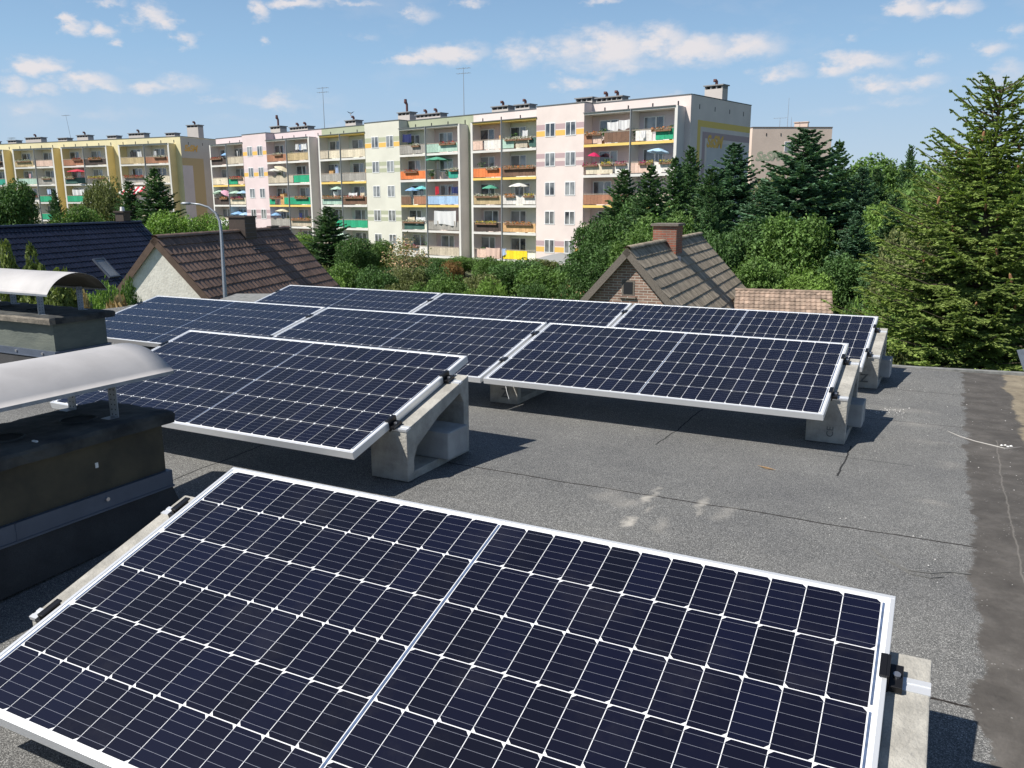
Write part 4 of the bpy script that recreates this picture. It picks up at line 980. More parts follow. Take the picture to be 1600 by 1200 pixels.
# yellow block
Pa = at(271.5,315,125); Pb = at(-40,315,143); P0y = flat(Pa); dLy = (flat(Pb)-P0y).normalized()
Sy = lambda px: s_on(P0y, dLy, px)
y_ = {k: Sy(k) for k in (233,193,175,139,104,92,63,29,15,-12,-40,278)}
bys = [(.3, y_[233]-.05), (y_[233]+.05, y_[193]-.3), (y_[175]+.3, y_[139]-.05), (y_[139]+.05, y_[104]-.3), (y_[92]+.3, y_[63]-.05), (y_[63]+.05, y_[29]-.3), (y_[15]+.3, y_[-12]-.05), (y_[-12]+.05, y_[-40]-.3)]
endy = [(0,.3),(y_[193]-.3,y_[193]),(y_[175],y_[175]+.3),(y_[104]-.3,y_[104]),(y_[92],y_[92]+.3),(y_[29]-.3,y_[29]),(y_[15],y_[15]+.3),(y_[-40]-.3,y_[-40])]
raily = [['rust','cream','beige','white','white'],['tan','grey','white','beige','white'],['dbrown',[('tan',0,.5)],'beige','white','white'],['rust','dgreen','green','tan','white'],
 ['peach','grey',[('green',.3,1)],'green','white'],[[('tan',.1,1)],'mint','white','beige','white'],['dbrown','teal','beige','white','white'],['tan','beige','grey','white','white']]
yb = block('apartment_block', 'yellow five-storey apartment block at the far left with grey painted end wall', P0y, dLy, .45, bys, None, [], endy, raily, [0]*8, [m_creamin]*8, {}, y_[-40], 9.0, m_paley,
   [(-1.0, y_[-40]+.5, m_paley)], [], [], [m_yel]*8, top=10.2)
posts(yb, [y_[233], y_[139], y_[63], y_[-12]])
m_beigeband = mat('ochre_grey_band', (.50,.40,.22), .9); m_endg = wallmat('end_wall_beige', (.60,.56,.48))
bandrect(yb, -1.0, m_endg, -1.3-9.0+.01, -1.31, -5, 10.1, .004)
a = on_end(yb, -1.0, 280.5, 246); b = on_end(yb, -1.0, 318, 252)
bandrect(yb, -1.004, m_beigeband, b.y, -1.33, a.z-1.1, a.z); bandrect(yb, -1.004, m_beigeband, b.y, b.y+2.3, -5, a.z-1.1); bandrect(yb, -1.004, m_panelg, b.y+2.3, -1.33, -5, a.z-1.1)
end_mark(yb, -1.004, [], None, 'SsSM', (288, 235.5), m_ochre, 1.25)
# small stair windows in the seam of the yellow block
for i in range(5): window(yb, (y_[104]+y_[92])/2-.35, (y_[104]+y_[92])/2+.35, ZF[i]+.9, ZF[i]+2.0, -1.22)
# peach block, end wall to the camera
Pa = flat(at(1169.5,315,109.8)); Pb = flat(at(1292,315,110.2)); ax_ = (Pb-Pa).normalized(); back = Vector((-ax_.y, ax_.x, 0))
e_ = empty('apartment_block', 'peach end wall of an apartment block behind the trees, green lettering', 'apartment block', frame((Pa.x, Pa.y, 0), ax_, back, (0,0,1)))
m_peachd = wallmat('peach_end_render', (.76,.60,.50)); m_mintw = wallmat('mint_white_render', (.62,.63,.55))
Lp = (Pb-Pa).length; mb = MB(); mb.box(0, Lp, 0, 40, GZ, 10.35); mb.build('wall', m_peachd, e_)
mb = MB(); mb.box(-1.2, 0, 3, 40, GZ, 9.4); mb.build('loggia_wall', m_mintw, e_)
mb = MB(); mb.box(-.05, Lp+.05, -.05, 40, 10.351, 10.43); mb.box(Lp+.0, Lp+.6, 3, 40, 9.2, 9.3); mb.build('coping', mat('brown_coping', (.16,.11,.09), .7), e_)
mb = MB()
for k in range(4): mb.box(1.8+k*1.9, 1.9+k*1.9, -.03, -.001, 9.3, 9.65)
mb.build('attic_vents', m_dark, e_)
wx = Lp*.46; 
w_ = MB(); w_.box(wx-.52, wx+.52, -.05, -.001, 7.35, 8.6); wo_ = w_.build('window', m_frameW, e_); w_ = MB(); w_.box(wx-.44, wx+.44, -.06, -.051, 7.43, 8.52); w_.build('pane', m_glass, wo_)
me = text_mesh('SsSM', 1.55, .004, .28, .065, 'wall_lettering'); me.materials.append(m_greenband); t = link('wall_lettering', me, e_); t.matrix_local = frame((.55,-.012,6.25), (1,0,0), (0,0,1), (0,-1,0))

# ---------------------------------------------------------------- chimneys, antennas on the flat roofs
m_stack = wallmat('stack_render', (.56,.51,.47)); m_pipe = mat('dark_red_pipe', (.12,.045,.04), .6); m_cap = mat('stack_cap', (.25,.25,.25), .8)
def place_roof(e_, px, ylocal):
    inv = e_.matrix_world.inverted(); o = inv @ CAM; d = inv.to_3x3() @ ray(px, 315); t = (ylocal-o.y)/d.y; return (o+d*t).x
def vstack(e_, px, wpx, ylocal, hh, npipe, label, tall=False, group='ventilation stacks on the flat roofs', grid=True, top=10.15):
    x = place_roof(e_, px, ylocal); x2 = place_roof(e_, px+wpx/2, ylocal); w = abs(x2-x)*2; rr = random.Random(int(px))
    t = empty('roof_stack', label, 'chimney', e_.matrix_world @ Matrix.Translation((x, ylocal, top)), group)
    mb = MB(); mb.box(-w/2, w/2, -.55, .55, 0, hh); mb.build('stack_body', m_stack, t)
    mb = MB(); mb.box(-w/2-.12, w/2+.12, -.67, .67, hh+.28, hh+.38)
    for k in range(max(2, int(w/.6))+1):
        xx = -w/2+.06+(w-.12)*k/max(2, int(w/.6)); mb.box(xx-.06, xx+.06, -.55, .55, hh, hh+.28)
    mb.build('stack_cap', m_cap, t)
    for k in range(npipe):
        xx = -w/2+w*(k+.7)/(npipe+.4); mb = MB(); h2 = (1.5 if tall and k == 0 else .55); mb.tube([(xx, 0, hh+.38), (xx, 0, hh+.38+h2*.6), (xx+.12, .1, hh+.38+h2*.75), (xx+.12, .1, hh+.38+h2)], [.14,.14,.2,.16], 10); mb.build('flue_pipe', m_pipe, t)
for i, (px, w_, hh, npi, tall, lab) in enumerate([
  (1111,27,1.25,1,False,'tall pale roof stack with one dark pipe, nearest the end wall of the pink block'),
  (953,40,.45,2,False,'wide low roof stack with two dark cowls, right of the rightmost stair tower'),
  (915,25,.6,0,False,'plain capped roof stack directly above the rightmost stair tower'),
  (821,22,.55,1,False,'small roof stack with one cowl, just left of the rightmost stair tower'),
  (787,25,.6,1,False,'roof stack with one cowl above the pink balconies, left neighbour of the small one'),
  (677,38,.55,2,False,'wide roof stack with two dark cowls above the green section'),
  (640,18,1.0,1,True,'roof stack with tall dark red pipe beside the cream stair tower'),
  (558,16,.7,1,False,'roof stack with one cowl left of the cream stair tower'),
  (478,28,.55,2,False,'low roof stack with two cowls above the lilac fin wall'),
  (442,15,.9,1,True,'roof stack with tall red pipe next to the leftmost stair tower')]):
    vstack(main, px, w_, -4.2 if i else -9.0, hh, npi, lab, tall)
for i, (px, w_, hh) in enumerate([(314,17,1.6),(279,14,.6),(227,24,.8),(189,14,.6),(144,17,.9),(113,14,.6),(68,24,.9),(35,13,.6),(2,14,.6)]):
    nm = ['tall','first small','first wide','second small','square','third small','second wide','fourth small','outermost small'][i]
    vstack(yb, px, w_, -5.5, hh, 1 if w_ > 15 else 0, f'{nm} roof stack of the yellow block, counted from its right end', False, top=10.2)
def antenna(base, h, label, arms=2, lean=0.0, rad=.035):
    t = empty('antenna', label, 'antenna', base, 'antenna masts on the roofs')
    mb = MB(); mb.tube([(0,0,0),(lean*.5,0,h*.5),(lean,0,h)], [rad, rad*.8, rad*.5], 6); mb.build('mast', m_poleg, t)
    mb = MB()
    for k in range(arms):
        z = h*(.98-.09*k); mb.tube([(lean*.95-.9, 0, z), (lean*.95+.9, 0, z)], .02, 5)
        for j in range(5): mb.tube([(lean*.95-.8+j*.4, -.35, z), (lean*.95-.8+j*.4, .35, z)], .012, 4)
    mb.build('aerial', m_poleg, t)
def ant(px, d, ytop, label, zb, **k):
    p = at(px, ytop, d); antenna((p.x, p.y, zb), p.z-zb, label, **k)
ant(724, 96, 105, 'tall antenna mast above the green section of the long block', 10.1, rad=.05)
ant(504, 112, 136, 'antenna mast above the seam left of the green section', 10.1, rad=.05)
ant(108, 142, 179, 'slightly leaning thin antenna mast on the yellow block', 10.4, lean=-.9, arms=1)
ant(18, 150, 215, 'short antenna at the left end of the yellow block', 10.4, arms=2)
ant(1233, 116, 153, 'tallest thin mast on the peach block', 10.4, arms=0)
ant(1237, 113, 183, 'short pale mast touching the tallest one on the peach block', 10.4, arms=0)
ant(1219, 118, 184, 'short mast left of the tallest one on the peach block', 10.4, arms=1)
p = at(1252, 200, 118)
t = empty('roof_stack', 'pink brick stack on the peach block roof', 'chimney', (p.x, p.y, 10.35)); mb = MB(); mb.box(-.9,.9,-.5,.5,0,1.5); mb.box(-1.0,1.0,-.6,.6,1.501,1.6); mb.build('stack_body', m_peachd, t)
mb = MB(); mb.box(.95,1.9,-.4,.4,0,.75); mb.build('low_stack', m_stack, t)

# ---------------------------------------------------------------- things on the balconies
BAYN = ['right-end bay', 'bay right of the peach tower', 'bay left of the peach tower', 'second bay left of the peach tower', 'bay right of the grey fin wall' , 'bay right of the cream tower', 'bay left of the cream tower', 'second bay left of the cream tower', 'bay left of the lilac fin wall', 'bay right of the pink tower', 'bay left of the pink tower', 'left-end bay']
BAYN[4] = 'second bay right of cream tower'; BAYN[8] = 'second bay right of the pink tower'
FLN = ['top row', 'second row', 'middle row', 'fourth row', 'bottom row']
PC = {'green':(.10,.38,.26),'pale green':(.50,.68,.56),'white':(.78,.78,.74),'blue':(.28,.50,.80),'pale blue':(.45,.65,.85),'pink':(.75,.42,.55),'red':(.65,.06,.10),'cream':(.78,.70,.52),'crimson':(.62,.02,.12),'turquoise':(.20,.62,.64),'grey':(.36,.36,.36)}
PM = {k: mat('canopy_'+k.replace(' ', '_'), v, .85, trans=.25) for k, v in PC.items()}
def parasol(mw, r_, h, m, label, group='parasols on the balconies', tilt=(0,0), ribs=8, rise=.35, cat='parasol', name='parasol', pyramid=False):
    t = empty(name, label, cat, mw, group)
    mb = MB(); mb.tube([(0,0,0),(0,0,h*.75)], .025, 6); mb.build('pole', m_steel, t)
    n = 4 if pyramid else ribs; mb = MB(); rings = 4; sub = 4; N_ = n*sub
    apex = len(mb.v); mb.v.append((0,0,h))
    for i in range(1, rings+1):
        f = i/rings
        for k in range(N_):
            a = 2*math.pi*k/N_ + (math.pi/4 if pyramid else 0); u = (k % sub)/sub; rib = math.cos(math.pi/n)/math.cos((u-.5)*2*math.pi/n)
            rr = r_*f*rib/(math.cos(math.pi/n)) * (1 if pyramid else 1); z = h-rise*f**1.35+.05*r_*math.sin(math.pi*u)*f*(-1 if f > .9 else .3)
            mb.v.append((rr*math.cos(a), rr*math.sin(a), z))
    for k in range(N_): mb.f.append((apex, apex+1+k, apex+1+(k+1) % N_)); mb.m.append(0)
    for i in range(rings-1):
        for k in range(N_): o_ = apex+1+i*N_; mb.f.append((o_+k, o_+N_+k, o_+N_+(k+1) % N_, o_+(k+1) % N_)); mb.m.append(0)
    for i, v in enumerate(mb.v):
        x, y, z = v; mb.v[i] = (x, y, z + tilt[0]*x + tilt[1]*y)
    mb.build('canopy', m, t)
def bal(bi, fl, fx, y=-.45, dz=0): x0, x1 = bays[bi]; return main.matrix_world @ Matrix.Translation((x0+(x1-x0)*fx, y, ZF[fl]+dz))
seen = {}
def lab(bi, fl, txt):
    return f'{txt} on {FLN[fl]} balcony, {BAYN[bi]}'
for (bi, fl, fx, c, r_, h, tl) in [(0,1,.38,'pale blue',1.15,2.2,(.05,.1)),(1,1,.80,'crimson',.7,2.1,(.1,0)),(2,2,.55,'white',1.2,2.25,(0,0)),(3,2,.45,'green',1.0,2.1,(0,0)),(4,1,.70,'green',1.5,2.45,(0,0)),
  (5,2,.25,'turquoise',.95,2.15,(0,0)),(5,2,.62,'blue',.9,2.0,(0,0)),(7,2,.30,'pale green',1.0,2.3,(0,0)),(7,4,.1,'pale green',1.0,2.2,(0,0)),(9,1,.30,'cream',1.3,2.2,(.35,.1)),(9,1,.72,'white',1.1,2.0,(0,.1)),
  (9,3,.42,'cream',1.2,2.3,(0,.1)),(9,3,.80,'blue',.8,1.8,(0,0)),(10,2,.70,'pale green',1.2,2.0,(0,0)),(10,2,.25,'pale blue',1.0,2.0,(0,0)),(11,2,.25,'pink',1.0,2.0,(.5,0)),(11,2,.75,'pale green',1.1,2.1,(-.2,0)),
  (10,3,.65,'blue',1.2,1.9,(0,0)),(10,3,.20,'pale blue',1.0,1.8,(0,0)),(11,0,.15,'blue',.8,1.7,(0,0))]:
    parasol(bal(bi, fl, fx, -.25), r_*.85, h, PM[c], lab(bi, fl, f'{c} parasol'), tilt=tl)
# yellow block parasol, red awning
x0, x1 = bys[3]; parasol(yb.matrix_world @ Matrix.Translation((x0+(x1-x0)*.4, -.2, ZF[1])), 1.5, 2.3, PM['red'], 'red parasol on a balcony of the yellow block, above the green railing')
x0, x1 = bys[1]; t = empty('awning', 'red striped awning on the yellow block half hidden by the spruce', 'awning', yb.matrix_world @ Matrix.Translation((x0+.2, .1, ZF[2]+2.3)))
mb = MB()
for k in range(8): w_ = (x1-x0-.4)/8; mb.add([(k*w_,0,0),((k+1)*w_,0,0),((k+1)*w_,1.1,-.9),(k*w_,1.1,-.9),(k*w_,1.1,-1.15),((k+1)*w_,1.1,-1.15)], [(0,1,2,3),(3,2,5,4)], k % 2)
mb.build('canopy', [PM['red'], PM['white']], t)
# grey garden pavilion by the wall
p = at(876, 408, 76); parasol(Matrix.Translation((p.x, p.y, GZ)), 2.3, p.z-GZ+.75, PM['grey'], 'grey garden parasol in front of the pink wall among the bushes', None, pyramid=True, rise=.75, cat='garden parasol', name='garden_parasol')
# laundry
def cloth(mw, w, h, m, label, seed, group='washing hung on the balconies', sag=.06, slant=0):
    rr = random.Random(seed); V = []; Q = []; nx_, nz_ = 18, 8; ph = rr.uniform(0, 6)
    for j in range(nz_+1):
        for i in range(nx_+1):
            u, v = i/nx_, j/nz_; V.append(((u-.5)*w, .07*math.sin(u*w*7+ph+v*1.5)*(.3+v)+.03*math.sin(u*17+ph*2), -v*h*(1+.08*math.sin(u*5+ph)) - sag*math.sin(math.pi*u) + slant*u))
    for j in range(nz_):
        for i in range(nx_): a = j*(nx_+1)+i; Q.append((a, a+1, a+nx_+2, a+nx_+1))
    me = np_mesh('washing', np.array(V), np.array(Q), [m], smooth=True); o_ = link('washing', me); o_.matrix_world = mw; tag(o_, label, 'washing', group)
m_sheet = mat('white_linen', (.80,.80,.80), .9, trans=.2); CM = {'white': m_sheet}
for k, c in (('navy',(.02,.03,.12)),('red',(.55,.03,.05)),('pink',(.70,.42,.45)),('pale blue',(.45,.55,.75)),('cream',(.72,.62,.45)),('black',(.03,.03,.035)),('peach',(.70,.50,.42))): CM[k] = mat('cloth_'+k.replace(' ','_'), c, .9, trans=.1)
for i, (bi, fl, fx, y, z, w, h, c, lb) in enumerate([(1,0,.16,-.2,2.05,1.1,.8,'white','white sheet folded over the line'),(1,0,.40,-.2,1.95,1.3,.75,'white','wide white sheet'),
  (0,0,.70,.1,.95,.5,.6,'white','white towel hung over the railing'),(2,0,.40,-.4,1.8,.7,1.0,'white','white shirt'),(4,3,.42,.12,2.2,3.4,1.5,'white','huge spread white sheet'),
  (4,2,.75,-.3,2.1,.5,.9,'red','red towel'),(4,2,.55,-.3,2.0,.45,.8,'black','dark trousers'),(4,2,.18,-.3,2.0,.9,.7,'navy','navy shirts'),(5,0,.75,-.2,2.3,1.5,.9,'navy','navy washing'),
  (5,3,.25,.05,1.5,1.5,.8,'white','white blanket'),(5,3,.62,.05,1.5,1.2,.7,'cream','cream cushions'),(8,0,.55,-.1,2.15,.6,.7,'white','white shirt'),(8,0,.25,-.1,2.1,1.2,.7,'white','white pair of towels'),(8,0,.42,-.12,2.05,.4,.7,'pale blue','pale blue shirt'),
  (6,2,.60,-.1,1.5,1.7,.6,'white','white washing'),(6,2,.22,-.1,1.5,.8,.6,'cream','cream towels'),(7,2,.35,-.1,1.7,1.0,.7,'white','white cloth'),(7,1,.38,-.5,2.0,.5,1.1,'pale blue','light blue shirt'),
  (3,4,.30,.1,1.2,2.0,1.1,'peach','peach bedding'),(2,4,.95,.1,1.2,.6,.7,'pale blue','pale towel'),(8,3,.62,-.3,1.8,.6,.8,'navy','navy shirt'),(10,0,.55,-.5,1.9,.35,.9,'white','white shirt'),
  (10,3,.5,.12,.75,3.0,.9,'white','white awning cloth'),(11,3,.5,.12,.75,2.8,.9,'white','white awning cloth')]):
    cloth(bal(bi, fl, fx, y, z), w, h, CM[c], lab(bi, fl, lb), i)
# flower boxes: troughs with a bank of small leaves and petals
m_leafbox = mat('box_foliage', (.07,.14,.04), .8, island=.4, trans=.25)
FM = {k: mat('petals_'+k, c, .8, island=.25, trans=.2) for k, c in (('magenta',(.60,.02,.22)),('red',(.60,.06,.04)),('yellow',(.78,.60,.06)),('white',(.75,.72,.66)),('orange',(.70,.25,.06)))}
m_trough = mat('flower_trough', (.22,.12,.07), .8)
def leafquads(P, size, rng, up=.3, aspect=.55):
    n = len(P); d = rng.normal(size=(n,3)); d[:,2] += up; d /= np.linalg.norm(d, axis=1)[:,None]
    a = rng.normal(size=(n,3)); a -= d*(a*d).sum(1)[:,None]; a /= np.linalg.norm(a, axis=1)[:,None]; b = np.cross(d, a)
    s_ = (size*rng.uniform(.6, 1.3, n))[:,None]; a = a*s_; b = b*s_*aspect
    V = np.stack([P-a, P-b*.9+d*s_*.12, P+a, P+b*.9+d*s_*.12], 1).reshape(-1, 3); return V, np.arange(4*n).reshape(n, 4)
FB = []
def flowerbox(bi, fl, fa, fb, c, hgt=.28, lb=None):
    x0, x1 = bays[bi]; w = (x1-x0)*(fb-fa); mw = bal(bi, fl, (fa+fb)/2, .10, .78)
    lab_ = lab(bi, fl, lb or f'box of {c} flowers'); t = empty('flower_box', lab_, 'flower box', mw, 'flower boxes on the balcony railings')
    mb = MB(); mb.box(-w/2, w/2, -.02, .16, 0, .17); mb.build('trough', m_trough, t)
    rng = np.random.default_rng(bi*7+fl*31+int(fa*10)); n = int(70*w)+20
    P = np.stack([rng.uniform(-w/2, w/2, n), rng.normal(.08, .08, n), rng.uniform(.10, .12+hgt, n)], 1); V, Q = leafquads(P, .07, rng)
    me = np_mesh('flowers', V, Q, [m_leafbox, FM[c]], (rng.random(n) < .62).astype(int)); link('flowers', me, t)
for a in [(0,1,.0,.3,'yellow'),(0,1,.45,.6,'yellow'),(0,1,.62,.78,'magenta'),(1,1,.05,.30,'magenta'),(1,1,.66,1,'magenta'),(1,1,.36,.6,'yellow'),(0,0,.05,.5,'orange'),(1,0,.6,.95,'orange'),(2,2,.05,.35,'yellow'),(2,2,.6,.9,'orange'),
  (3,2,.1,.9,'white'),(3,1,.1,.5,'white'),(2,1,.05,.95,'orange'),(2,3,.1,.9,'orange'),(3,3,.15,.9,'yellow'),(4,0,.05,.55,'red'),(4,1,.0,.25,'white'),(5,1,.3,.8,'red'),(5,3,.1,.9,'white'),(5,0,.2,.5,'white'),
  (5,4,.35,.95,'magenta'),(6,2,.1,.9,'red'),(7,2,.05,.95,'orange'),(8,2,.1,.7,'orange'),(9,2,.3,.9,'red'),(8,3,.05,.95,'orange'),(9,0,.2,.6,'white'),(10,1,.1,.9,'red'),(11,0,.3,1,'red'),(10,2,.1,.9,'magenta'),(11,2,.1,.6,'orange'),(2,0,.1,.9,'white')]:
    flowerbox(*a)
# potted plants and box shelves standing in the loggias
m_pot = mat('clay_pot', (.35,.15,.08), .8); m_shelf = mat('pine_cupboard', (.55,.33,.14), .7, var=.15)
PL = [(0,0,.12),(0,0,.9),(1,0,.62),(1,1,.5),(2,0,.3),(2,0,.7),(2,3,.35),(3,1,.8),(3,3,.6),(3,4,.8),(4,1,.35),(4,1,.9),(5,0,.65),(5,4,.15),(6,0,.3),(6,2,.85),(7,2,.8),(8,0,.9),(9,1,.55),(9,3,.15),(10,1,.2),(11,1,.6),(8,3,.2),(11,3,.9)]
for (bi, fl, fx) in PL:
    rg = np.random.default_rng(bi*100+fl*10+int(fx*9)); hh = rg.uniform(.9, 1.7); wd_ = ('tall' if hh > 1.3 else 'low')
    t = empty('potted_plant', lab(bi, fl, f'{wd_} potted plant'), 'potted plant', bal(bi, fl, fx, -.35), 'potted plants in the loggias')
    mb = MB(); mb.tube([(0,0,0),(0,0,.32)], [.13,.18], 10); mb.build('pot', m_pot, t)
    n_ = 90; P = np.stack([rg.normal(0,.20,n_), rg.normal(0,.16,n_), rg.uniform(.35,hh,n_)], 1); V, Q = leafquads(P, .11, rg); link('leaves', np_mesh('leaves', V, Q, [m_leafbox]), t)
for (bi, fl, fx) in [(6,1,.15),(7,1,.75),(3,0,.15),(10,4,.5),(9,2,.6)]:
    t = empty('cupboard', lab(bi, fl, 'pale pine cupboard'), 'cupboard', bal(bi, fl, fx, -1.0), 'cupboards in the loggias')
    mb = MB(); mb.box(-.45,.45,-.2,.2,0,1.55); mb.build('carcass', m_shelf, t)
    for q in (-1, 1): MB().box(q*.225-.21, q*.225+.21, .201, .222, .06, 1.49).build('door', m_shelf, t)
# the yellow block
def baly(bi, fl, fx, y, dz): x0, x1 = bys[bi]; return yb.matrix_world @ Matrix.Translation((x0+(x1-x0)*fx, y, ZF[fl]+dz))
ORD = ['first','second','third','fourth','fifth','sixth','seventh','eighth']
def laby(bi, fl, txt): return f'{txt}, {FLN[fl]} of the yellow block, {ORD[bi]} bay from right'
for i, (bi, fl, fx, z, w, h, c, lb) in enumerate([(1,0,.5,1.9,1.3,.9,'black','dark washing'),(1,0,.25,1.9,.8,.8,'white','white washing'),(3,1,.25,1.2,.7,1.1,'pink','pink towel'),(3,2,.5,2.0,2.6,.9,'white','pale washing line'),(4,2,.5,2.1,.9,.8,'pale blue','light blue shirt'),(0,0,.6,1.9,.5,.9,'white','white shirt'),(5,1,.4,1.8,.6,.7,'pink','pink cloth')]):
    cloth(baly(bi, fl, fx, -.2, z), w, h, CM[c], laby(bi, fl, lb), 60+i, 'washing on the yellow block')
for (bi, fl, fa, fb, c) in [(0,0,.1,.6,'white'),(1,1,.1,.9,'red'),(2,0,.2,.8,'orange'),(2,1,.1,.9,'yellow'),(3,1,.5,.95,'white'),(5,2,.05,.95,'magenta'),(4,1,.2,.7,'white'),(3,0,.1,.5,'red'),(5,0,.2,.9,'white'),(6,0,.1,.9,'orange')]:
    x0, x1 = bys[bi]; w = (x1-x0)*(fb-fa); t = empty('flower_box', laby(bi, fl, f'box of {c} flowers'), 'flower box', baly(bi, fl, (fa+fb)/2, .10, .80), 'flower boxes on the yellow block')
    MB().box(-w/2, w/2, -.02, .16, 0, .17).build('trough', m_trough, t); rg = np.random.default_rng(bi*7+fl*31+5); n_ = int(70*w)+20
    P = np.stack([rg.uniform(-w/2, w/2, n_), rg.normal(.08, .08, n_), rg.uniform(.10, .42, n_)], 1); V, Q = leafquads(P, .08, rg); link('flowers', np_mesh('flowers', V, Q, [m_leafbox, FM[c]], (rg.random(n_) < .6).astype(int)), t)
# bird
mb = MB(); mb.tube([(-.28,0,0),(-.15,0,.02),(0,0,.05),(.18,0,.06),(.27,0,.05),(.33,0,.04)], [.015,.05,.075,.06,.04,.005], 8)
for sg in (-1, 1): mb.add([(.1,0,.06),(-.08,0,.05),(-.15,sg*.28,.25),(-.02,sg*.55,.42),(.12,sg*.25,.22)], [(0,1,2,3,4)])
mb.add([(-.2,0,.02),(-.42,.09,.0),(-.42,-.09,.0)], [(0,1,2)])
o_ = mb.build('bird', m_black); o_.matrix_world = Matrix.Translation(at(548,178,60)) @ Matrix.Rotation(2.2, 4, 'Z') @ Matrix.Rotation(-.6, 4, 'Y') @ Matrix.Scale(.5, 4); tag(o_, 'small dark bird flying above the long apartment block', 'bird')
#TREES
# ---------------------------------------------------------------- trees and bushes
m_bark = mat('bark', (.10,.075,.055), .95, var=.3, vscale=8, bump=.01, bscale=30)
def leafmat(name, c, isl=.35, tr=.22): return mat(name, c, .6, island=isl, trans=tr, spec=.3, var=.22, vscale=.55, vdetail=3)
FOL = {'spruce': leafmat('dark_needles', (0.117,0.209,0.088), .45, .16), 'bluespruce': leafmat('bluish_needles', (0.124,0.221,0.130), .45, .16), 'near': leafmat('yellow_green_needles', (.200,.265,.070), .42, .22),
 'oak': leafmat('mid_green_leaves', (0.116,0.201,0.049)), 'lime': leafmat('fresh_green_leaves', (0.177,0.287,0.061)), 'dark': leafmat('deep_green_leaves', (0.079,0.152,0.044)), 'olive': leafmat('olive_leaves', (0.177,0.201,0.076)),
 'yellow': leafmat('yellowish_leaves', (0.232,0.244,0.067)), 'dry': leafmat('dried_brown_foliage', (0.488,0.354,0.171), .4, .15), 'thuja': leafmat('thuja_sprays', (0.165,0.207,0.055)), 'rust': leafmat('rust_leaves', (0.244,0.146,0.055))}
m_twig = mat('twig', (.12,.085,.06), .95)
m_blossom = mat('pale_blossom', (.62,.42,.25), .8, island=.3, trans=.2)
def seg_quads(P0, P1, wd, rng, cross=True, drop=0.0):
    """tapered, slightly folded needle sprays along segments"""
    n = len(P0); d = P1-P0; ln = np.linalg.norm(d, axis=1)[:,None]+1e-9; t = d/ln
    up = np.tile(np.array([[0,0,1.0]]), (n,1)) + rng.normal(0, .35, (n,3)); side = np.cross(t, up); side /= np.linalg.norm(side, axis=1)[:,None]+1e-9; nn = np.cross(side, t)
    w_ = (wd*rng.uniform(.75, 1.25, n))[:,None]; m1 = P0+d*.45
    V = [np.stack([P0, m1+side*w_, P1, m1-side*w_], 1)]
    if cross: V.append(np.stack([P0, m1+nn*w_*.6, P1, m1-nn*w_*.75], 1))
    V = np.concatenate(V, 0); k = len(V); return V.reshape(-1,3), np.arange(4*k).reshape(k,4)
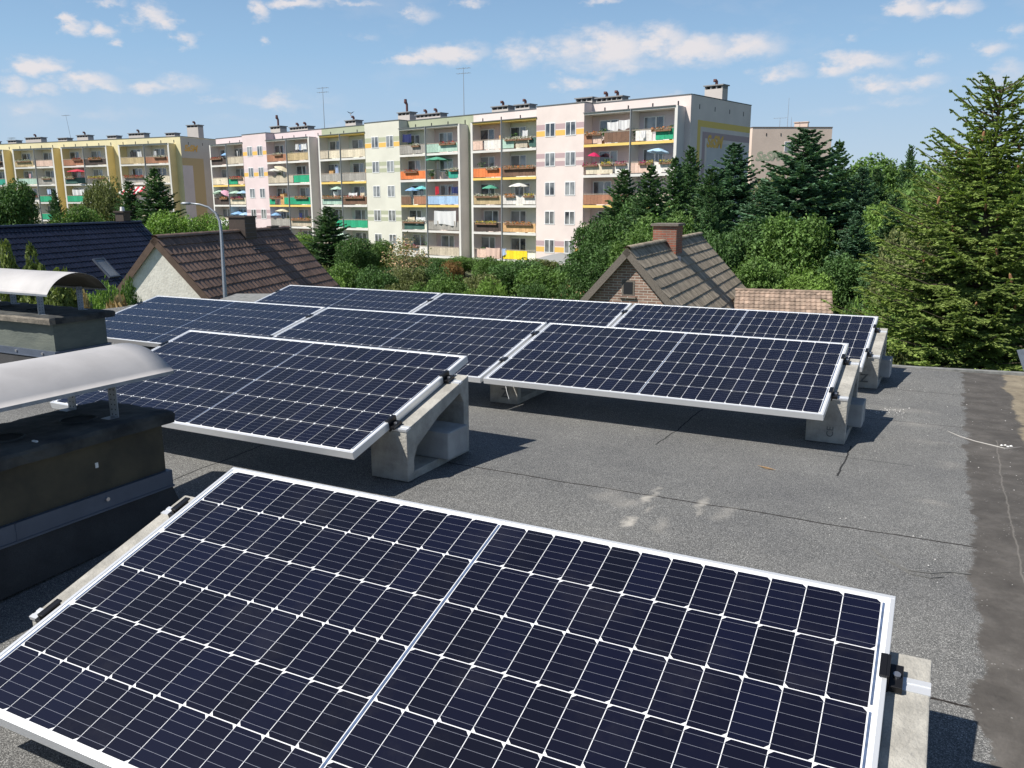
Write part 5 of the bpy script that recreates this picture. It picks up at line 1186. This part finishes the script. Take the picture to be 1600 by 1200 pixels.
def spruce_mesh(name, h, r, fol, seed, gap=.36, nb=7, node=.20, twig=.55, wd=.085, levels=1, power=.85, base=.04, droop=.18, vary=.2, sprays=1, prune=None):
    rng = np.random.default_rng(seed); A = []; B = []; Wd = []; br = []
    z = base*h; k = 0
    while z < h*.985:
        f = z/h; n = nb if f < .85 else max(4, nb-2)
        for i in range(n):
            az_ = 2*math.pi*(i+rng.uniform(-.3,.3))/n + k*1.1; L_ = r*(1-f)**power*rng.uniform(1.02-vary*1.5, 1.02+vary*.8)+.12
            el0 = -.12+.75*f**2.2 + rng.uniform(-.10,.10)
            m_ = max(3, int(L_/node)); pts = []
            p = np.array([0,0,z+rng.uniform(-.1,.1)]); dr = np.array([math.cos(az_), math.sin(az_), 0.0])
            for j in range(m_+1):
                t = j/m_; pts.append(p + dr*L_*t + np.array([0,0,L_*(math.sin(el0)*t - droop*t*(1-f)*math.sin(t*2.4) + .16*t**3)]))
            pts = np.array(pts); br.append(pts)
            sd_ = np.array([-dr[1], dr[0], 0])
            for j in range(1, m_+1):
                t = j/m_; tl = twig*min(1, .35+L_/2.2)*(1.12-t*.8)*(1-.5*f)
                if t < .12: continue
                axis = pts[j]-pts[j-1]; axis /= np.linalg.norm(axis)
                A.append(pts[j-1]); B.append(pts[j]+axis*.06); Wd.append(wd*.8)
                for sg in (-1, 1):
                    if rng.random() < .08: continue
                    dd = axis*rng.uniform(.45,.9) + sd_*sg*rng.uniform(.6,1.0) + np.array([0,0,rng.uniform(-.38,.05)]); dd /= np.linalg.norm(dd)
                    q0 = pts[j]; q1 = q0+dd*tl*rng.uniform(.7,1.15)
                    if levels == 1: 
                        A.append(q0); B.append(q1); Wd.append(wd)
                        if sprays > 1:
                            for _ in range(sprays-1):
                                e1 = dd + rng.normal(0, .45, 3); e1 /= np.linalg.norm(e1); s0 = q0+(q1-q0)*rng.uniform(.2,.7); A.append(s0); B.append(s0+e1*tl*.5); Wd.append(wd*.9)
                    else:
                        kk = max(2, int(tl/.085)); prev = q0
                        for a in range(1, kk+1):
                            ta = a/kk; q = q0+(q1-q0)*ta+np.array([0,0,-.10*ta*ta*tl]); A.append(prev); B.append(q+(q-prev)*.15); Wd.append(wd)
                            for s2 in (-1, 1):
                                s_d = np.cross(dd, [0,0,1]); s_d /= np.linalg.norm(s_d)+1e-9
                                e1 = dd*rng.uniform(.5,.9)+s_d*s2*rng.uniform(.5,1)+np.array([0,0,rng.uniform(-.35,.2)]); e1 /= np.linalg.norm(e1); l2 = tl*.42*(1.15-ta*.7)*rng.uniform(.7,1.2)
                                A.append(q); B.append(q+e1*l2); Wd.append(wd*.9)
                            prev = q
        z += gap*(1-.35*f)*rng.uniform(.8,1.2); k += 1
    A.append(np.array([0,0,h*.96])); B.append(np.array([0,0,h*1.0])); Wd.append(wd*.7)
    A = np.array(A); B = np.array(B); Wd = np.array(Wd)
    if prune is not None:
        keep = prune(B); A, B, Wd = A[keep], B[keep], Wd[keep]
    V, Q = seg_quads(A, B, Wd, rng)
    crown = np_mesh(name+'_crown', V, Q, [fol])
    mb = MB(); mb.tube([(0,0,-.2),(0,0,h*.5),(0,0,h*.97)], [h*.018, h*.010, h*.002], 8)
    for pts in br:
        if len(pts) > 2: mb.tube([pts[0], pts[len(pts)//2], pts[-1]], [h*.0022, h*.0012, h*.0003], 4, caps=False)
    me = bpy.data.meshes.new(name+'_trunk'); me.from_pydata(mb.v, [], mb.f); me.materials.append(m_bark); return crown, me
def leafy_mesh(name, h, r, fol, seed, n=9000, leaf=.15, blobs=34, zlow=.12, squash=1.0, gaps=.0, second=None, loose=0.0, stem=True, flat=.9):
    rng = np.random.default_rng(seed); c = []; 
    zc = h*(1+zlow)/2; hz_ = h*(1-zlow)/2
    while len(c) < blobs:
        p = rng.uniform(-1,1,3); q = np.linalg.norm(p)
        if q < 1 and q > .35: c.append((p[0]*r*.74, p[1]*r*.74, zc+p[2]*hz_*.76, rng.uniform(.24,.40)*min(r, hz_)*1.05))
    c = np.array(c); idx = rng.integers(0, blobs, n); d = rng.normal(size=(n,3)); d[:,2] = d[:,2]*flat+.15; d /= np.linalg.norm(d, axis=1)[:,None]
    rad = rng.uniform(.72, 1.06, n)**.7*(1+loose*rng.normal(0,.3,n)); lump = 1+.13*np.sin(d[:,0]*7+idx)*np.sin(d[:,1]*6+idx*2)+.1*np.sin(d[:,2]*9+idx)
    P = c[idx,:3] + d*(c[idx,3]*rad*lump)[:,None]; P = P[P[:,2] > .03*h]
    V, Q = leafquads(P, leaf, rng, up=.55, aspect=.6)
    mi = (rng.random(len(Q)) < (second[1] if second else 0)).astype(int)
    crown = np_mesh(name+'_crown', V, Q, [fol] + ([second[0]] if second else []), mi if second else None)
    mb = MB(); mb.tube([(0,0,-.2),(0,0,h*.3),(r*.05,0,h*.75)], [h*.022, h*.016, h*.004], 8)
    for i in range(min(16, blobs)):
        e1 = Vector(c[i,:3]); s0 = Vector((0,0,min(e1.z*.75, h*.5)*.8)); mb.tube([s0, s0.lerp(e1,.5)+Vector((0,0,.05*h)), e1], [h*.010, h*.006, h*.002], 5, caps=False)
    me = bpy.data.meshes.new(name+'_trunk'); me.from_pydata(mb.v, [], mb.f); me.materials.append(m_bark); return crown, me
VAR = {}
def variant(kind):
    if kind in VAR: return VAR[kind]
    base, k = kind.rsplit(':', 1); k = int(k)
    if base in ('spruce', 'bluespruce'): v = (spruce_mesh(base+str(k), 12, 3.3, FOL[base], 10+k, gap=.44, nb=8, node=.20, twig=1.05, wd=.105, sprays=4, power=.80+.07*k, vary=.34), 12, 3.3)
    elif base == 'thuja': v = (leafy_mesh('thuja', 5, .9, FOL['thuja'], 40+k, n=16000, leaf=.085, blobs=46, flat=1.6), 5, .9)
    elif base == 'dry': v = (leafy_mesh('dry', 3, 1.3, FOL['dry'], 50+k, n=18000, leaf=.09, blobs=30), 3, 1.3)
    elif base == 'blossom': v = (leafy_mesh('blossom', 6, 3, FOL['olive'], 60+k, n=2600, leaf=.13, blobs=26, second=(m_blossom, .30), loose=1.0), 6, 3)
    elif base == 'flowerbush': v = (leafy_mesh('flowerbush', 5, 3, FOL['dark'], 70+k, n=9000, leaf=.11, blobs=30, second=(m_blossom, .04)), 5, 3)
    else:
        h = 9; r = 4.2; v = (leafy_mesh(base+str(k), h, r, FOL[base], 80+k+len(base), n=15000, leaf=.17, blobs=44), h, r)
    VAR[kind] = v; return v
def tree(kind, px, ytop, wpx, d, label, cat='tree', name=None, group='trees around the houses', base_z=None, rot=None):
    (crown, trunk), h0, r0 = variant(kind); p = at(px, ytop, d); bz = GZ if base_z is None else base_z; h = p.z-bz; r = wpx/2/F*d
    k0 = kind.split(':')[0]; name = name or {'spruce':'spruce_tree','bluespruce':'spruce_tree','thuja':'thuja','dry':'thuja','blossom':'fruit_tree'}.get(k0, 'leafy_tree')
    t = empty(name, label, cat, None, group); rr = random.Random(int(px*7+d)); 
    t.matrix_world = Matrix.Translation((p.x, p.y, bz)) @ Matrix.Rotation(rr.uniform(0, 6.28) if rot is None else rot, 4, 'Z') @ Matrix.Diagonal((r/r0, r/r0, h/h0, 1))
    link('trunk', trunk, t); link('crown', crown, t); return t
T = tree
# left side
T('dark:0', 14, 276, 84, 85, 'rounded dark green tree at the far left edge before the yellow block')
T('spruce:0', 84, 296, 52, 80, 'narrow dark spruce before the yellow block, beside the round tree')
T('olive:0', 158, 268, 62, 84, 'loose olive-green birch-like tree before the yellow block')
T('spruce:1', 200, 281, 100, 80, 'dark spruce overlapping the loose birch-like tree before the yellow block')
T('spruce:2', 240, 260, 130, 74, 'tallest dark spruce before the end wall of the yellow block')
T('oak:0', 120, 318, 90, 70, 'low green tree rising just above the navy ridge')
T('lime:0', 268, 325, 96, 62, 'fresh green leafy tree between navy and brown roofs')
T('lime:1', 325, 328, 80, 64, 'fresh green leafy tree directly behind the brown roof ridge')
T('oak:1', 352, 348, 60, 60, 'small green tree at the right of the two fresh green ones')
T('thuja:0', 12, 351, 46, 19, 'dark thuja column at the left frame edge before the navy roof', 'thuja')
T('thuja:1', 46, 358, 50, 18, 'pointed thuja standing above the far cowl', 'thuja')
T('thuja:0', 78, 396, 70, 17, 'broad yellow-green thuja bush above the far cowl', 'thuja')
T('thuja:1', 112, 412, 60, 17.5, 'low green thuja under the skylight roof, behind the cowl', 'thuja')
T('lime:1', 158, 424, 90, 20, 'bright shrub below the skylight of the navy roof', 'bush', 'shrub')
T('oak:0', 200, 432, 50, 21, 'green shrub squeezed against the white gable', 'bush', 'shrub')
T('dry:0', 162, 441, 105, 14, 'dried brown thuja bush behind the far vent stack', 'thuja')
T('dry:1', 120, 452, 60, 13.5, 'smaller dried thuja seen under the far cowl', 'thuja')
T('thuja:0', 40, 436, 90, 14, 'yellow-green thuja seen through the legs of the far cowl', 'thuja')
# centre
T('spruce:0', 512, 322, 120, 64, 'solitary dark spruce in front of the green section, right of the brown roof')
T('lime:0', 462, 362, 80, 68, 'fresh green tree touching the right end of the brown roof')
T('dark:1', 556, 366, 74, 62, 'dark green tree at the right foot of the solitary spruce')
T('oak:1', 590, 372, 60, 66, 'green tree under the balconies, right of the dark one')
T('blossom:0', 636, 372, 88, 60, 'sparse fruit tree with orange-white blossom before the cream stair tower')
T('olive:1', 480, 405, 90, 44, 'olive bush at the right of the brown roof', 'bush', 'shrub', 'bushes behind the back row of panels')
bush = 'bushes behind the back row of panels'
for (k, px, yt, w_, d, lb) in [('oak:0',540,408,96,42,'broad green bush below the solitary spruce'),('dark:0',590,412,80,40,'deep green bush left of the blossom tree'),('lime:1',520,424,70,36,'pale bush above the leftmost back-row panel'),
  ('olive:0',640,412,70,45,'olive bush right below the blossom tree'),('dark:1',672,408,66,46,'dark bush right of the blossom tree'),('rust:0',706,404,44,50,'small rust-brown shrub among green bushes'),('oak:1',700,424,80,38,'green bush under the rust-brown shrub'),
  ('olive:1',748,420,80,40,'olive bush below the grey fin wall'),('oak:0',765,400,60,56,'green bush at the foot of the pink balconies'),('dark:0',812,402,110,48,'big dark bush left of the garden parasol'),('lime:0',770,430,60,34,'bright low bush above the middle back-row panel'),
  ('oak:1',850,412,100,42,'green bush below the garden parasol'),('dark:1',905,402,90,44,'dark bush right of the garden parasol'),('flowerbush:0',890,436,90,30,'bush with small cream flowers left of the brick gable'),('olive:0',610,436,70,34,'low olive bush above the left back-row joint'),
  ('dark:0',830,436,70,32,'low dark bush above the middle back-row panel'),('oak:0',660,440,80,33,'low green bush above the back-row joint near the middle'),('lime:1',725,444,60,32,'low pale bush above the middle panel of the back row')]:
    T(k, px, yt, w_, d, lb, 'bush', 'shrub', bush)
# right side, behind the brick house
T('spruce:1', 976, 262, 150, 60, 'dark spruce touching the peach tower, left of the brick chimney')
T('dark:0', 1020, 300, 120, 58, 'dark leafy tree directly above the brick chimney')
T('spruce:2', 1056, 242, 120, 62, 'dark spruce before the end wall, second from the left of its group')
T('spruce:0', 1080, 228, 110, 66, 'slim spruce whose tip covers the painted end wall')
T('bluespruce:1', 1148, 222, 215, 55, 'broad bluish spruce at the right corner of the pink block')
T('bluespruce:0', 1262, 200, 300, 45, 'huge dark bluish spruce in front of the peach block')
T('spruce:2', 1312, 216, 150, 60, 'thin-topped spruce right of the peach block')
T('olive:0', 1212, 262, 90, 75, 'olive tree between the two bluish spruces')
T('dark:1', 940, 372, 110, 50, 'dark leafy tree left of the brick house')
T('oak:1', 1000, 352, 110, 44, 'green leafy tree just behind the brick gable')
T('spruce:1', 1110, 300, 120, 40, 'dark spruce immediately right of the brick chimney')
T('oak:0', 1180, 400, 130, 36, 'green tree behind the junction of brick house and shed')
T('lime:1', 1262, 414, 110, 34, 'fresh green bush behind the clay-tiled shed', 'bush', 'shrub')
T('dark:0', 1330, 392, 120, 36, 'dark green tree right of the clay-tiled shed')
T('oak:1', 1388, 236, 150, 80, 'rounded leafy tree with its crown on the skyline right of the peach block')
T('spruce:0', 1424, 226, 70, 70, 'slim spruce tip on the skyline right of the rounded tree')
T('dark:1', 1478, 250, 130, 95, 'far dark green tree on the skyline, left of the near spruce')
T('lime:0', 1352, 288, 90, 62, 'yellow-green tree lit by the sun right of the huge spruce')
T('oak:0', 1450, 276, 110, 66, 'mid-green tree below the skyline, left of the near spruce')
T('dark:0', 1518, 240, 110, 75, 'round dark green tree behind the near spruce')
T('oak:1', 1590, 262, 110, 62, 'green tree at the right frame edge behind the near spruce')
T('spruce:1', 1400, 300, 150, 32, 'dark green spruce between the huge spruce and the near one')
T('bluespruce:2', 1340, 330, 150, 38, 'bluish spruce low between the huge spruce and the near one')
T('dark:1', 1470, 330, 150, 40, 'deep green tree in the gap left of the near spruce trunk')
T('oak:0', 1440, 420, 140, 22, 'green tree low behind the near spruce boughs')
T('lime:1', 1372, 448, 110, 17, 'light green shrub at the right end of the back row', 'bush', 'shrub')
T('oak:0', 1335, 470, 90, 16.5, 'green shrub between the shed and the back-row support', 'bush', 'shrub')
T('olive:1', 1420, 500, 110, 14, 'olive shrub hanging over the roof edge', 'bush', 'shrub')
T('dark:1', 1200, 330, 150, 42, 'deep green leafy tree at the foot of the huge bluish spruce')
T('dark:0', 1110, 352, 110, 39, 'deep green leafy tree behind the brick chimney, right side')
T('spruce:0', 1372, 262, 110, 50, 'dark spruce between the rounded tree and the thin-topped spruce')
T('oak:0', 1320, 268, 120, 70, 'mid-green leafy tree filling the gap right of the huge spruce')
T('olive:0', 1442, 330, 130, 30, 'olive-green tree just left of the near spruce')
T('dark:0', 1560, 330, 160, 30, 'deep green leafy tree directly behind the near spruce trunk')
T('oak:1', 1520, 420, 180, 20, 'green leafy tree behind the lower boughs of the near spruce')
T('oak:1', 725, 399, 70, 70, 'green bush right at the foot of the grey fin wall', 'bush', 'shrub', bush)
T('dark:1', 690, 401, 60, 72, 'deep green bush under the beige ground-row balconies', 'bush', 'shrub', bush)
T('olive:0', 845, 402, 60, 68, 'olive bush against the wall just left of the garden parasol', 'bush', 'shrub', bush)
T('lime:1', 790, 404, 56, 66, 'bright green bush under the yellow balcony boards', 'bush', 'shrub', bush)
T('spruce:2', 1018, 254, 150, 54, 'broad dark spruce above the brick chimney')
T('spruce:0', 1112, 262, 150, 50, 'dark spruce between the slim spruce and the broad bluish one')
T('bluespruce:2', 1196, 276, 170, 48, 'lower bluish spruce filling the gap before the peach block')
T('oak:0', 1236, 330, 150, 40, 'green leafy crown below the huge bluish spruce, above the shed')
T('bluespruce:1', 1350, 258, 150, 44, 'bluish spruce right of the thin-topped spruce')
T('lime:1', 1395, 300, 120, 40, 'fresh green leafy crown below the rounded tree on the skyline')
T('oak:1', 1462, 262, 150, 34, 'tall mid-green leafy tree immediately left of the near spruce')
T('olive:1', 1420, 380, 150, 26, 'olive leafy tree over the right end of the back row')
T('dark:1', 940, 330, 90, 58, 'deep green leafy crown touching the lower peach tower')
T('oak:0', 1050, 330, 150, 46, 'green leafy crown behind the brick chimney')
# distant wood behind everything
rng = random.Random(77)
mbf = None
far_pos = []
for i in range(150):
    px = rng.uniform(-250, 1900); d = rng.uniform(170, 420); far_pos.append((px, d))
(cr_, tr_), h0, r0 = variant('dark:0'); (cr2, tr2), _, _ = variant('oak:1')
bm_v = []; base_v = np.zeros(len(cr_.vertices)*3); cr_.vertices.foreach_get('co', base_v); base_v = base_v.reshape(-1,4,3)
sel = np.random.default_rng(1).choice(len(base_v), 1500, replace=False); bq = base_v[sel]; cen = bq.mean(1, keepdims=True); bq = cen+(bq-cen)*3.2
for (px, d) in far_pos:
    p = at(px, 315, d); sc = rng.uniform(.85, 1.45); a = rng.uniform(0, 6.28); c_, s__ = math.cos(a), math.sin(a)
    q = bq.copy(); x = q[...,0]*c_-q[...,1]*s__; y = q[...,0]*s__+q[...,1]*c_; q = np.stack([x*sc*1.1+p.x, y*sc*1.1+p.y, q[...,2]*sc*.92+GZ], -1); bm_v.append(q)
V = np.concatenate(bm_v, 0).reshape(-1,3); me = np_mesh('distant_wood', V, np.arange(len(V)).reshape(-1,4), [FOL['dark']])
o_ = link('distant_wood', me); tag(o_, 'distant belt of trees on the horizon behind the houses', 'wood'); o_['kind'] = 'stuff'
# near spruce at the right edge of the picture
pT = at(1566, 128, 13.0); hN = pT.z-GZ
crown, trunk = spruce_mesh('near_spruce', hN, 3.1, FOL['near'], 5, gap=.235, nb=9, node=.125, twig=.70, wd=.030, levels=2, power=.72, base=.12, droop=.22)
t = empty('spruce_tree', 'near yellow-green spruce with brown cones filling the right edge', 'tree', (pT.x, pT.y, GZ)); link('trunk', trunk, t); link('crown', crown, t)
m_cone = mat('spruce_cone', (.27,.13,.06), .8, island=.2)
mb = MB(); mb.tube([(0,0,0),(0,0,-.015),(0,0,-.06),(0,0,-.11),(0,0,-.125)], [.004,.014,.020,.014,.003], 8); cm = bpy.data.meshes.new('cone'); cm.from_pydata(mb.v, [], mb.f); cm.materials.append(m_cone)
rr = random.Random(3)
for i in range(46):
    f = rr.uniform(.58, .94); a = rr.uniform(0, 6.28); L_ = 3.1*(1-f)**.72*rr.uniform(.45, .95)
    c_ = link('cone', cm, t); c_.location = (L_*math.cos(a), L_*math.sin(a), hN*f+.18*L_*(f-.4)-.05); c_.scale = (rr.uniform(.9,1.3),)*3; c_.rotation_euler = (rr.uniform(-.3,.3), rr.uniform(-.3,.3), 0)
